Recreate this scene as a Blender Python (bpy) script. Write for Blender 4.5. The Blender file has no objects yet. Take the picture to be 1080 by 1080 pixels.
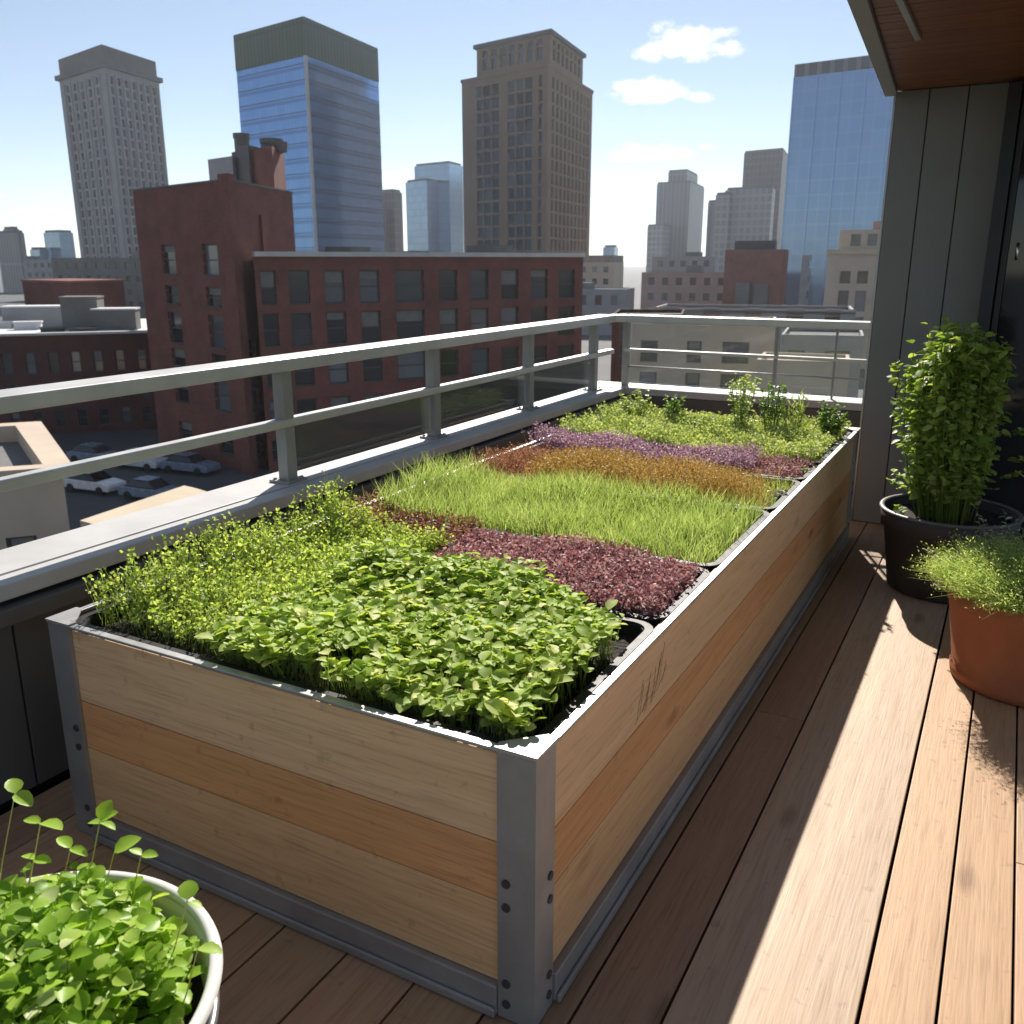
import bpy, bmesh, math, random
import numpy as np
from mathutils import Vector, Matrix
R = math.radians
random.seed(7)
rng = np.random.default_rng(11)
scene = bpy.context.scene
COL = scene.collection

# ------------------------------------------------------------------ camera
EYE = 1.65
cam_data = bpy.data.cameras.new('camera')
cam = bpy.data.objects.new('camera', cam_data)
COL.objects.link(cam)
cam.location = (0, 0, EYE)
cam.rotation_euler = (R(90 - 15.524), 0, R(28.607))
cam_data.sensor_width = 36.0
cam_data.lens = 36.0 * 954 / 1080
cam_data.clip_start = 0.05
cam_data.clip_end = 9000
cam_data.dof.use_dof = True
cam_data.dof.focus_distance = 3.0
cam_data.dof.aperture_fstop = 6.3
scene.camera = cam

# ------------------------------------------------------------------ light
SUN = Vector((-0.55, 1.35, 1.0)).normalized()
SUN_EL = math.asin(SUN.z)
SUN_AZ = math.atan2(SUN.x, SUN.y)          # clockwise from +y
sun_data = bpy.data.lights.new('sun', 'SUN')
sun_data.energy = 5.0
sun_data.angle = R(0.55)
sun_data.color = (1.0, 0.93, 0.84)
sun = bpy.data.objects.new('sun', sun_data)
COL.objects.link(sun)
sun.rotation_euler = (-SUN).to_track_quat('-Z', 'Y').to_euler()
sun.location = (-30, 60, 60)

world = bpy.data.worlds.new("World")
scene.world = world
world.use_nodes = True
wt = world.node_tree
wt.nodes.clear()

def wn(kind, **kw):
    n = wt.nodes.new(kind)
    for k, v in kw.items():
        setattr(n, k, v)
    return n

def wmath(op, a, b=None, c=None):
    n = wn('ShaderNodeMath', operation=op)
    for i, v in enumerate((a, b, c)):
        if v is None:
            continue
        if isinstance(v, (int, float)):
            n.inputs[i].default_value = v
        else:
            wt.links.new(v, n.inputs[i])
    return n.outputs[0]

w_out = wn('ShaderNodeOutputWorld')
w_bg = wn('ShaderNodeBackground')
w_sky = wn('ShaderNodeTexSky', sky_type='NISHITA')
w_sky.sun_disc = False
w_sky.sun_elevation = SUN_EL
w_sky.sun_rotation = SUN_AZ
w_sky.altitude = 50
w_sky.air_density = 0.75
w_sky.dust_density = 0.0
w_sky.ozone_density = 1.0
w_bg.inputs['Strength'].default_value = 0.063
w_co = wn('ShaderNodeTexCoord')
w_dir = w_co.outputs['Generated']
w_map = wn('ShaderNodeMapping')
w_map.inputs['Scale'].default_value = (34, 34, 60)
wt.links.new(w_dir, w_map.inputs[0])
w_noise = wn('ShaderNodeTexNoise')
w_noise.inputs['Scale'].default_value = 1.0
w_noise.inputs['Detail'].default_value = 6
w_noise.inputs['Roughness'].default_value = 0.6
wt.links.new(w_map.outputs[0], w_noise.inputs[0])
w_n = wmath('SUBTRACT', w_noise.outputs[0], 0.5)
# fair weather clouds, each a patch of the sky: direction, half width, half height, density
CLOUDS = [((-0.3146, 0.9281, 0.1993), .064, .024, 1.0), ((-0.3499, 0.9232, 0.1590), .046, .018, .95),
          ((-0.2983, 0.9418, 0.1551), .018, .009, .8), ((-0.3477, 0.9318, 0.1042), .056, .013, .75),
          ((-0.2950, 0.9491, 0.1102), .014, .006, .5), ((-0.8239, 0.5651, 0.0419), .030, .007, .7),
          ((-0.5809, 0.8101, 0.0800), .034, .012, .6), ((-0.8420, 0.5370, 0.0573), .020, .006, .7),
          ((-0.40, 0.9150, 0.0420), .10, .022, .35), ((0.30, 0.93, 0.22), .09, .03, .9),
          ((0.75, 0.60, 0.20), .10, .03, .9), ((-0.3, -0.9, 0.3), .2, .06, .9), ((0.5, -0.8, 0.25), .16, .05, .9),
          ((-0.95, -0.2, 0.25), .12, .04, .9)]
total = None
for d, a, b, dens in CLOUDS:
    d = Vector(d).normalized()
    e1 = Vector((d.y, -d.x, 0)).normalized()
    e2 = e1.cross(d).normalized()
    if e2.z < 0:
        e2 = -e2
    def dot(v):
        n = wn('ShaderNodeVectorMath', operation='DOT_PRODUCT')
        wt.links.new(w_dir, n.inputs[0])
        n.inputs[1].default_value = v
        return n.outputs['Value']
    u = wmath('DIVIDE', dot(e1), a)
    v = wmath('DIVIDE', dot(e2), b)
    # flat base: the lower half falls off faster
    v = wmath('MAXIMUM', v, wmath('MULTIPLY', v, -1.7))
    r2 = wmath('ADD', wmath('MULTIPLY', u, u), wmath('MULTIPLY', v, v))
    m = wmath('ADD', wmath('SUBTRACT', 0.85, r2), wmath('MULTIPLY', w_n, 3.0))
    front = wmath('GREATER_THAN', dot(d), 0.5)
    mr = wn('ShaderNodeMapRange', interpolation_type='SMOOTHSTEP')
    wt.links.new(m, mr.inputs[0])
    mr.inputs[1].default_value = 0.0
    mr.inputs[2].default_value = 0.8
    mr.inputs[3].default_value = 0.0
    mr.inputs[4].default_value = dens
    t = wmath('MULTIPLY', mr.outputs[0], front)
    total = t if total is None else wmath('MAXIMUM', total, t)
w_mix = wn('ShaderNodeMix', data_type='RGBA')
wt.links.new(total, w_mix.inputs[0])
w_veil = wn('ShaderNodeMix', data_type='RGBA')        # thin high cloud
w_veil.inputs[0].default_value = 0.16
wt.links.new(w_sky.outputs[0], w_veil.inputs[6])
w_veil.inputs[7].default_value = (6.2, 6.5, 6.9, 1)
wt.links.new(w_veil.outputs[2], w_mix.inputs[6])
w_mix.inputs[7].default_value = (9.7, 9.8, 9.9, 1)
wt.links.new(w_mix.outputs[2], w_bg.inputs[0])
wt.links.new(w_bg.outputs[0], w_out.inputs[0])

scene.view_settings.view_transform = 'Standard'
scene.view_settings.look = 'None'
scene.view_settings.gamma = 1.0
scene.view_settings.exposure = 0.8
scene.view_settings.use_curve_mapping = False
scene.cycles.volume_bounces = 1
scene.cycles.use_denoising = True

# ------------------------------------------------------------------ materials
def new_mat(name):
    m = bpy.data.materials.new(name)
    m.use_nodes = True
    nt = m.node_tree
    bsdf = nt.nodes['Principled BSDF']
    return m, nt, bsdf

def nd(nt, kind, **kw):
    n = nt.nodes.new(kind)
    for k, v in kw.items():
        setattr(n, k, v)
    return n

def ramp(nt, stops):
    r = nd(nt, 'ShaderNodeValToRGB')
    e = r.color_ramp.elements
    while len(e) < len(stops):
        e.new(0.5)
    for i, (p, c) in enumerate(stops):
        e[i].position = p
        e[i].color = (*c, 1)
    return r

def coords(nt, scale=(1, 1, 1), kind='Object'):
    tc = nd(nt, 'ShaderNodeTexCoord')
    mp = nd(nt, 'ShaderNodeMapping')
    mp.inputs['Scale'].default_value = scale
    nt.links.new(tc.outputs[kind], mp.inputs[0])
    return mp.outputs[0]

def mat_rough(name, c1, c2, scale=3.0, rough=0.7, metallic=0.0, bump=0.0, stretch=(1, 1, 1), spec=0.4, detail=6):
    """a painted, plastered or metal surface with soft uneven wear"""
    m, nt, b = new_mat(name)
    v = coords(nt, stretch)
    n = nd(nt, 'ShaderNodeTexNoise')
    n.inputs['Scale'].default_value = scale
    n.inputs['Detail'].default_value = detail
    n.inputs['Roughness'].default_value = 0.65
    nt.links.new(v, n.inputs[0])
    r = ramp(nt, [(0.3, c1), (0.7, c2)])
    nt.links.new(n.outputs[0], r.inputs[0])
    nt.links.new(r.outputs[0], b.inputs['Base Color'])
    mr = nd(nt, 'ShaderNodeMapRange')
    nt.links.new(n.outputs[0], mr.inputs[0])
    mr.inputs[3].default_value = rough - 0.1
    mr.inputs[4].default_value = min(1, rough + 0.12)
    nt.links.new(mr.outputs[0], b.inputs['Roughness'])
    b.inputs['Metallic'].default_value = metallic
    b.inputs['Specular IOR Level'].default_value = spec
    if bump:
        n2 = nd(nt, 'ShaderNodeTexNoise')
        n2.inputs['Scale'].default_value = scale * 9
        n2.inputs['Detail'].default_value = 4
        nt.links.new(v, n2.inputs[0])
        bp = nd(nt, 'ShaderNodeBump')
        bp.inputs['Strength'].default_value = bump
        bp.inputs['Distance'].default_value = 0.01
        nt.links.new(n2.outputs[0], bp.inputs['Height'])
        nt.links.new(bp.outputs[0], b.inputs['Normal'])
    return m

def mat_wood(name, dark, light, axis='y', rough=0.55, tint=False, grain=1.0, spec=0.35, knots=0.5):
    """long grain along one axis, knots, and a tint per board if the mesh has one"""
    m, nt, b = new_mat(name)
    st = {'x': (1.3, 34, 34), 'y': (34, 1.3, 34), 'z': (34, 34, 1.3)}[axis]
    st = tuple(s * grain for s in st)
    v = coords(nt, st)
    geo = nd(nt, 'ShaderNodeNewGeometry')
    off = nd(nt, 'ShaderNodeVectorMath', operation='SCALE')
    cmb = nd(nt, 'ShaderNodeCombineXYZ')
    for i in range(3):
        nt.links.new(geo.outputs['Random Per Island'], cmb.inputs[i])
    nt.links.new(cmb.outputs[0], off.inputs[0])
    off.inputs['Scale'].default_value = 91.0
    add = nd(nt, 'ShaderNodeVectorMath', operation='ADD')
    nt.links.new(v, add.inputs[0])
    nt.links.new(off.outputs[0], add.inputs[1])
    v = add.outputs[0]
    n = nd(nt, 'ShaderNodeTexNoise')
    n.inputs['Scale'].default_value = 1.0
    n.inputs['Detail'].default_value = 7
    n.inputs['Roughness'].default_value = 0.6
    n.inputs['Distortion'].default_value = 0.9
    nt.links.new(v, n.inputs[0])
    r = ramp(nt, [(0.22, dark), (0.5, tuple(.4 * d + .6 * l for d, l in zip(dark, light))), (0.78, light)])
    nt.links.new(n.outputs[0], r.inputs[0])
    col = r.outputs[0]
    # fine dark pores
    n2 = nd(nt, 'ShaderNodeTexNoise')
    n2.inputs['Scale'].default_value = 5.0
    n2.inputs['Detail'].default_value = 3
    nt.links.new(v, n2.inputs[0])
    r2 = ramp(nt, [(0.30, (0.72, 0.70, 0.68)), (0.5, (1, 1, 1))])
    nt.links.new(n2.outputs[0], r2.inputs[0])
    mx = nd(nt, 'ShaderNodeMix', data_type='RGBA', blend_type='MULTIPLY')
    mx.inputs[0].default_value = 0.75
    nt.links.new(col, mx.inputs[6])
    nt.links.new(r2.outputs[0], mx.inputs[7])
    col = mx.outputs[2]
    # slow change of tone along each board, and small dark specks
    for sc_, lo, hi, p0, p1 in ((.09, .84, 1.06, .35, .65), (2.2, .80, 1.0, .28, .36)):
        n5 = nd(nt, 'ShaderNodeTexNoise')
        n5.inputs['Scale'].default_value = sc_ if sc_ < 1 else 24.0
        n5.inputs['Detail'].default_value = 3
        nt.links.new(v if sc_ < 1 else coords(nt), n5.inputs[0])
        r5 = ramp(nt, [(p0, (lo, lo, lo)), (p1, (hi, hi, hi))])
        nt.links.new(n5.outputs[0], r5.inputs[0])
        m5 = nd(nt, 'ShaderNodeMix', data_type='RGBA', blend_type='MULTIPLY')
        m5.inputs[0].default_value = 1.0
        nt.links.new(col, m5.inputs[6]); nt.links.new(r5.outputs[0], m5.inputs[7])
        col = m5.outputs[2]
    if knots:
        st2 = {'x': (2.2, 6, 6), 'y': (6, 2.2, 6), 'z': (6, 6, 2.2)}[axis]
        v2 = coords(nt, st2)
        add2 = nd(nt, 'ShaderNodeVectorMath', operation='ADD')
        nt.links.new(v2, add2.inputs[0])
        nt.links.new(off.outputs[0], add2.inputs[1])
        vo = nd(nt, 'ShaderNodeTexVoronoi')
        vo.inputs['Scale'].default_value = 0.8
        nt.links.new(add2.outputs[0], vo.inputs[0])
        r3 = ramp(nt, [(0.05, (0.35, 0.26, 0.20)), (0.16, (1, 1, 1))])
        nt.links.new(vo.outputs['Distance'], r3.inputs[0])
        m3 = nd(nt, 'ShaderNodeMix', data_type='RGBA', blend_type='MULTIPLY')
        m3.inputs[0].default_value = knots
        nt.links.new(col, m3.inputs[6])
        nt.links.new(r3.outputs[0], m3.inputs[7])
        col = m3.outputs[2]
    if tint:
        at = nd(nt, 'ShaderNodeVertexColor', layer_name='tint')
        m4 = nd(nt, 'ShaderNodeMix', data_type='RGBA', blend_type='MULTIPLY')
        m4.inputs[0].default_value = 1.0
        nt.links.new(col, m4.inputs[6])
        nt.links.new(at.outputs[0], m4.inputs[7])
        col = m4.outputs[2]
    nt.links.new(col, b.inputs['Base Color'])
    mr = nd(nt, 'ShaderNodeMapRange')
    nt.links.new(n.outputs[0], mr.inputs[0])
    mr.inputs[3].default_value = rough + 0.12
    mr.inputs[4].default_value = rough - 0.08
    nt.links.new(mr.outputs[0], b.inputs['Roughness'])
    b.inputs['Specular IOR Level'].default_value = spec
    bp = nd(nt, 'ShaderNodeBump')
    bp.inputs['Strength'].default_value = 0.35
    bp.inputs['Distance'].default_value = 0.002
    nt.links.new(n2.outputs[0], bp.inputs['Height'])
    nt.links.new(bp.outputs[0], b.inputs['Normal'])
    return m

def mat_leaf(name, stops, trans=0.45, rough=0.5, tcol=None, spec=0.4):
    m, nt, b = new_mat(name)
    geo = nd(nt, 'ShaderNodeNewGeometry')
    r = ramp(nt, stops)
    nt.links.new(geo.outputs['Random Per Island'], r.inputs[0])
    nt.links.new(r.outputs[0], b.inputs['Base Color'])
    b.inputs['Roughness'].default_value = rough
    b.inputs['Specular IOR Level'].default_value = spec
    tr = nd(nt, 'ShaderNodeBsdfTranslucent')
    mx = nd(nt, 'ShaderNodeMix', data_type='RGBA', blend_type='MULTIPLY')
    mx.inputs[0].default_value = 1.0
    nt.links.new(r.outputs[0], mx.inputs[6])
    mx.inputs[7].default_value = (*(tcol or (1.5, 1.5, 0.75)), 1)
    nt.links.new(mx.outputs[2], tr.inputs[0])
    ms = nd(nt, 'ShaderNodeMixShader')
    ms.inputs[0].default_value = trans
    nt.links.new(b.outputs[0], ms.inputs[1])
    nt.links.new(tr.outputs[0], ms.inputs[2])
    nt.links.new(ms.outputs[0], nt.nodes['Material Output'].inputs[0])
    return m

def mat_soil(name):
    m, nt, b = new_mat(name)
    v = coords(nt)
    n = nd(nt, 'ShaderNodeTexNoise')
    n.inputs['Scale'].default_value = 70
    n.inputs['Detail'].default_value = 8
    nt.links.new(v, n.inputs[0])
    r = ramp(nt, [(0.3, (0.006, 0.004, 0.003)), (0.6, (0.030, 0.020, 0.013)), (0.8, (0.07, 0.05, 0.035))])
    nt.links.new(n.outputs[0], r.inputs[0])
    nt.links.new(r.outputs[0], b.inputs['Base Color'])
    b.inputs['Roughness'].default_value = 0.95
    bp = nd(nt, 'ShaderNodeBump')
    bp.inputs['Strength'].default_value = 1.0
    bp.inputs['Distance'].default_value = 0.02
    nt.links.new(n.outputs[0], bp.inputs['Height'])
    nt.links.new(bp.outputs[0], b.inputs['Normal'])
    return m

def mat_brick(name, c1, c2, mortar, scale=1.0):
    m, nt, b = new_mat(name)
    v = coords(nt, (1, 1, 1), 'UV')
    br = nd(nt, 'ShaderNodeTexBrick')
    br.inputs['Color1'].default_value = (*c1, 1)
    br.inputs['Color2'].default_value = (*c2, 1)
    br.inputs['Mortar'].default_value = (*mortar, 1)
    br.inputs['Scale'].default_value = scale
    br.inputs['Mortar Size'].default_value = 0.006
    br.inputs['Brick Width'].default_value = 0.23
    br.inputs['Row Height'].default_value = 0.075
    nt.links.new(v, br.inputs[0])
    n = nd(nt, 'ShaderNodeTexNoise')
    n.inputs['Scale'].default_value = 0.35
    n.inputs['Detail'].default_value = 8
    n.inputs['Roughness'].default_value = 0.7
    nt.links.new(v, n.inputs[0])
    r = ramp(nt, [(0.28, (0.62, 0.62, 0.64)), (0.5, (.95, .93, .92)), (0.72, (1.22, 1.14, 1.08))])
    nt.links.new(n.outputs[0], r.inputs[0])
    mx = nd(nt, 'ShaderNodeMix', data_type='RGBA', blend_type='MULTIPLY')
    mx.inputs[0].default_value = 1.0
    nt.links.new(br.outputs[0], mx.inputs[6])
    nt.links.new(r.outputs[0], mx.inputs[7])
    nt.links.new(mx.outputs[2], b.inputs['Base Color'])
    b.inputs['Roughness'].default_value = 0.9
    b.inputs['Specular IOR Level'].default_value = 0.15
    return m

def mat_curtain(name, glass1, glass2, line, pw, ph, lw=0.1, rough=0.12, metallic=0.75, band=None, vline=True):
    """curtain-wall glass: panes pw x ph metres, thin mullions, each pane a touch different and slightly out of true"""
    m, nt, b = new_mat(name)
    v = coords(nt, (1, 1, 1), 'UV')
    br = nd(nt, 'ShaderNodeTexBrick')
    br.offset = 0.0
    br.inputs['Color1'].default_value = (*glass1, 1)
    br.inputs['Color2'].default_value = (*glass2, 1)
    br.inputs['Mortar'].default_value = (*line, 1)
    br.inputs['Scale'].default_value = 1.0
    br.inputs['Mortar Size'].default_value = lw
    br.inputs['Mortar Smooth'].default_value = 0.1
    br.inputs['Brick Width'].default_value = pw
    br.inputs['Row Height'].default_value = ph
    nt.links.new(v, br.inputs[0])
    col = br.outputs[0]
    if band:
        # opaque spandrel band in every storey
        sx = nd(nt, 'ShaderNodeSeparateXYZ')
        nt.links.new(v, sx.inputs[0])
        md = nd(nt, 'ShaderNodeMath', operation='MODULO')
        nt.links.new(sx.outputs[1], md.inputs[0])
        md.inputs[1].default_value = band[0]
        gt = nd(nt, 'ShaderNodeMath', operation='LESS_THAN')
        nt.links.new(md.outputs[0], gt.inputs[0])
        gt.inputs[1].default_value = band[1]
        mb_ = nd(nt, 'ShaderNodeMix', data_type='RGBA')
        nt.links.new(gt.outputs[0], mb_.inputs[0])
        nt.links.new(col, mb_.inputs[6])
        mb_.inputs[7].default_value = (*band[2], 1)
        col = mb_.outputs[2]
    nt.links.new(col, b.inputs['Base Color'])
    b.inputs['Metallic'].default_value = metallic
    b.inputs['Roughness'].default_value = rough
    n = nd(nt, 'ShaderNodeTexNoise')
    n.inputs['Scale'].default_value = 0.25
    n.inputs['Detail'].default_value = 3
    nt.links.new(v, n.inputs[0])
    bp = nd(nt, 'ShaderNodeBump')
    bp.inputs['Strength'].default_value = 0.25
    bp.inputs['Distance'].default_value = 0.12
    nt.links.new(n.outputs[0], bp.inputs['Height'])
    nt.links.new(bp.outputs[0], b.inputs['Normal'])
    return m

def mat_glass_dark(name, c=(0.02, 0.022, 0.025), rough=0.08, spec=0.8):
    m, nt, b = new_mat(name)
    geo = nd(nt, 'ShaderNodeNewGeometry')
    oi = nd(nt, 'ShaderNodeObjectInfo')
    ad = nd(nt, 'ShaderNodeMath', operation='ADD')
    nt.links.new(geo.outputs['Random Per Island'], ad.inputs[0])
    nt.links.new(oi.outputs['Random'], ad.inputs[1])
    fr = nd(nt, 'ShaderNodeMath', operation='FRACT')
    nt.links.new(ad.outputs[0], fr.inputs[0])
    r = ramp(nt, [(0.0, tuple(x * 0.5 for x in c)), (0.55, c), (0.8, tuple(x * 2.2 + .01 for x in c)), (1.0, tuple(x * 4 + .03 for x in c))])
    nt.links.new(fr.outputs[0], r.inputs[0])
    nt.links.new(r.outputs[0], b.inputs['Base Color'])
    b.inputs['Roughness'].default_value = rough
    b.inputs['Specular IOR Level'].default_value = spec
    return m

def mat_clear_glass(name):
    m, nt, b = new_mat(name)
    tr = nd(nt, 'ShaderNodeBsdfTransparent')
    tr.inputs[0].default_value = (0.965, 0.975, 0.97, 1)
    gl = nd(nt, 'ShaderNodeBsdfGlossy')
    gl.inputs['Roughness'].default_value = 0.03
    df = nd(nt, 'ShaderNodeBsdfDiffuse')
    df.inputs[0].default_value = (0.6, 0.6, 0.58, 1)
    lw = nd(nt, 'ShaderNodeFresnel')
    lw.inputs[0].default_value = 1.45
    ms = nd(nt, 'ShaderNodeMixShader')
    nt.links.new(lw.outputs[0], ms.inputs[0])
    nt.links.new(tr.outputs[0], ms.inputs[1])
    nt.links.new(gl.outputs[0], ms.inputs[2])
    # a thin film of dust on the panes
    ms2 = nd(nt, 'ShaderNodeMixShader')
    ms2.inputs[0].default_value = 0.05
    nt.links.new(ms.outputs[0], ms2.inputs[1])
    nt.links.new(df.outputs[0], ms2.inputs[2])
    nt.links.new(ms2.outputs[0], nt.nodes['Material Output'].inputs[0])
    return m

M = {}
M['deck'] = mat_wood('deck wood', (0.44, 0.27, 0.15), (0.56, 0.375, 0.225), 'y', rough=0.55, tint=True, knots=0.55)
M['void'] = mat_rough('dark gap', (0.01, 0.01, 0.01), (0.02, 0.018, 0.016), 5, 0.9)
M['board_pale'] = mat_wood('pale planter board', (0.72, 0.45, 0.235), (0.84, 0.57, 0.325), 'x', knots=0.35)
M['board_pale_y'] = mat_wood('pale planter board long', (0.72, 0.445, 0.235), (0.84, 0.565, 0.32), 'y', knots=0.35)
M['board_orange'] = mat_wood('amber planter board', (0.62, 0.29, 0.115), (0.75, 0.40, 0.175), 'x', knots=0.75)
M['board_orange_y'] = mat_wood('amber planter board long', (0.62, 0.29, 0.115), (0.75, 0.40, 0.175), 'y', knots=0.75)
M['board_tan'] = mat_wood('tan planter board', (0.61, 0.355, 0.17), (0.75, 0.48, 0.25), 'x', knots=0.4)
M['board_tan_y'] = mat_wood('tan planter board long', (0.61, 0.35, 0.17), (0.75, 0.48, 0.25), 'y', knots=0.4)
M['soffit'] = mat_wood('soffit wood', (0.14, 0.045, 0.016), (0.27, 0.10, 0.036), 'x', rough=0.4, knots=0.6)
M['steel'] = mat_rough('planter steel', (0.30, 0.29, 0.285), (0.42, 0.41, 0.40), 5, 0.5, metallic=0.55, bump=0.05)
M['bolt'] = mat_rough('dark bolt', (0.07, 0.07, 0.075), (0.12, 0.12, 0.125), 8, 0.45, metallic=0.6)
M['alu'] = mat_rough('bare aluminium', (0.33, 0.325, 0.315), (0.46, 0.455, 0.445), 6, 0.42, metallic=0.7, bump=0.04)
M['rail'] = mat_rough('rail paint', (0.44, 0.43, 0.40), (0.56, 0.55, 0.52), 4, 0.42, metallic=0.35)
M['post'] = mat_rough('post paint', (0.24, 0.24, 0.225), (0.31, 0.31, 0.29), 4, 0.5, metallic=0.2)
M['ledge'] = mat_rough('ledge paint', (0.38, 0.375, 0.365), (0.49, 0.485, 0.475), 2.5, 0.55, bump=0.05)
M['panel'] = mat_rough('grey wall panel', (0.085, 0.083, 0.079), (0.115, 0.112, 0.105), 1.6, 0.6)
M['pier'] = mat_rough('grey pier panel', (0.175, 0.172, 0.162), (0.215, 0.212, 0.198), 1.2, 0.6)
M['black_metal'] = mat_rough('black metal', (0.012, 0.012, 0.014), (0.028, 0.028, 0.032), 4, 0.4)
M['chrome'] = mat_rough('bright metal', (0.6, 0.6, 0.6), (0.7, 0.7, 0.7), 4, 0.25, metallic=1.0)
M['door_glass'] = mat_glass_dark('door glass', (0.006, 0.006, 0.008), 0.05, 0.5)
M['tray'] = mat_rough('black tray plastic', (0.010, 0.010, 0.011), (0.022, 0.022, 0.024), 12, 0.55, spec=0.25)
M['soil'] = mat_soil('potting soil')
M['enamel'] = mat_rough('cream enamel', (0.66, 0.65, 0.60), (0.76, 0.75, 0.71), 5, 0.28, spec=0.6)
M['zinc'] = mat_rough('zinc', (0.30, 0.30, 0.31), (0.42, 0.42, 0.43), 7, 0.35, metallic=0.7)
M['terracotta'] = mat_rough('terracotta', (0.27, 0.090, 0.038), (0.36, 0.135, 0.060), 5, 0.75, bump=0.1, spec=0.25)
M['dark_pot'] = mat_rough('dark grey pot', (0.045, 0.040, 0.038), (0.075, 0.066, 0.062), 5, 0.6)
M['pale_rim'] = mat_rough('worn grey pot rim', (0.12, 0.115, 0.11), (0.20, 0.19, 0.18), 6, 0.45)
M['clear'] = mat_clear_glass('railing glass')
M['ink'] = mat_rough('dark scratch', (0.12, 0.065, 0.035), (0.20, 0.12, 0.07), 20, 0.9)

# leaves
M['l_cress'] = mat_leaf('cress leaf', [(0, (0.22, 0.31, 0.075)), (.5, (0.36, 0.45, 0.13)), (1, (0.52, 0.58, 0.22))], .5, spec=.15)
M['l_broad'] = mat_leaf('shoot leaf', [(0, (0.28, 0.40, 0.065)), (.5, (0.38, 0.50, 0.095)), (.9, (0.52, 0.60, 0.18)), (1, (0.66, 0.64, 0.28))], .38, rough=.55, spec=.15)
M['l_burg'] = mat_leaf('amaranth leaf', [(0, (0.26, 0.125, 0.135)), (.5, (0.40, 0.23, 0.235)), (.8, (0.53, 0.38, 0.365)), (1, (0.74, 0.65, 0.60))], .32, tcol=(1.3, .95, .9), spec=.15)
M['l_lime'] = mat_leaf('lime grass blade', [(0, (0.25, 0.35, 0.10)), (.5, (0.38, 0.49, 0.17)), (1, (0.55, 0.62, 0.33))], .4, tcol=(1.4, 1.35, .75), spec=.15)
M['l_amber'] = mat_leaf('amber blade', [(0, (0.25, 0.15, 0.05)), (.5, (0.38, 0.265, 0.09)), (1, (0.52, 0.42, 0.19))], .4, tcol=(1.3, 1.1, .65))
M['l_rust'] = mat_leaf('rust blade', [(0, (0.18, 0.085, 0.055)), (.5, (0.30, 0.165, 0.105)), (1, (0.46, 0.31, 0.22))], .4, tcol=(1.3, 1.0, .7))
M['l_lilac'] = mat_leaf('lilac bloom', [(0, (0.33, 0.18, 0.24)), (.5, (0.48, 0.31, 0.38)), (1, (0.62, 0.49, 0.52))], .35, tcol=(1.15, 1, 1.05))
M['l_mat'] = mat_leaf('fresh mat leaf', [(0, (0.28, 0.36, 0.11)), (.5, (0.42, 0.50, 0.19)), (1, (0.56, 0.60, 0.32))], .38, tcol=(1.4, 1.4, .7), spec=.15)
M['l_herb'] = mat_leaf('herb leaf', [(0, (0.075, 0.145, 0.025)), (.5, (0.13, 0.23, 0.045)), (1, (0.22, 0.33, 0.09))], .5)
M['l_tall'] = mat_leaf('tall herb leaf', [(0, (0.15, 0.24, 0.04)), (.5, (0.27, 0.38, 0.07)), (1, (0.44, 0.52, 0.17))], .4, spec=.2)
M['l_grass'] = mat_leaf('pot grass blade', [(0, (0.21, 0.31, 0.08)), (.5, (0.36, 0.46, 0.17)), (1, (0.58, 0.62, 0.36))], .5)
M['l_pale'] = mat_leaf('pale sprig leaf', [(0, (0.25, 0.28, 0.20)), (.5, (0.42, 0.44, 0.36)), (1, (0.58, 0.58, 0.50))], .3, tcol=(1, 1, .9))
M['l_bucket'] = mat_leaf('bucket leaf', [(0, (0.16, 0.30, 0.022)), (.5, (0.29, 0.46, 0.045)), (.9, (0.42, 0.55, 0.11)), (1, (0.58, 0.64, 0.32))], .4, rough=.4, spec=.25)
M['stem'] = mat_leaf('pale stem', [(0, (0.34, 0.40, 0.12)), (1, (0.55, 0.56, 0.28))], .5, tcol=(1.3, 1.2, .7))
M['stem_g'] = mat_leaf('green stem', [(0, (0.13, 0.20, 0.03)), (1, (0.24, 0.32, 0.06))], .4)

# city
M['brick'] = mat_brick('red brick', (0.215, 0.072, 0.055), (0.165, 0.052, 0.042), (0.22, 0.17, 0.15))
M['brick_dark'] = mat_brick('dark red brick', (0.11, 0.034, 0.028), (0.085, 0.027, 0.024), (0.15, 0.11, 0.10))
M['brick_new'] = mat_brick('plain red brick', (0.26, 0.095, 0.07), (0.21, 0.075, 0.055), (0.25, 0.17, 0.14))
M['cornice'] = mat_rough('pale stone coping', (0.48, 0.46, 0.44), (0.60, 0.58, 0.55), 0.8, 0.8)
M['deco'] = mat_rough('grey limestone', (0.25, 0.25, 0.25), (0.31, 0.31, 0.31), 0.12, 0.85)
M['deco_dark'] = mat_rough('weathered crown stone', (0.10, 0.092, 0.09), (0.15, 0.14, 0.135), 0.2, 0.85)
M['brown'] = mat_rough('brown stone', (0.22, 0.135, 0.085), (0.28, 0.18, 0.118), 0.15, 0.85)
M['win'] = mat_glass_dark('window glass', (0.035, 0.038, 0.042), 0.1, 0.6)
M['win_blue'] = mat_glass_dark('blue window glass', (0.020, 0.023, 0.030), 0.1, 0.7)
M['blind'] = mat_rough('dusty window blind', (0.15, 0.145, 0.13), (0.24, 0.23, 0.21), 1.5, 0.8)
M['win_frame'] = mat_rough('dark window frame', (0.05, 0.05, 0.048), (0.085, 0.082, 0.078), 3, 0.6)
M['cur_blue'] = mat_curtain('blue curtain wall', (0.17, 0.36, 0.68), (0.20, 0.40, 0.74), (0.12, 0.25, 0.48), 1.5, 3.8, 0.05, metallic=.6, band=(3.8, .8, (0.12, 0.235, 0.46)))
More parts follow.
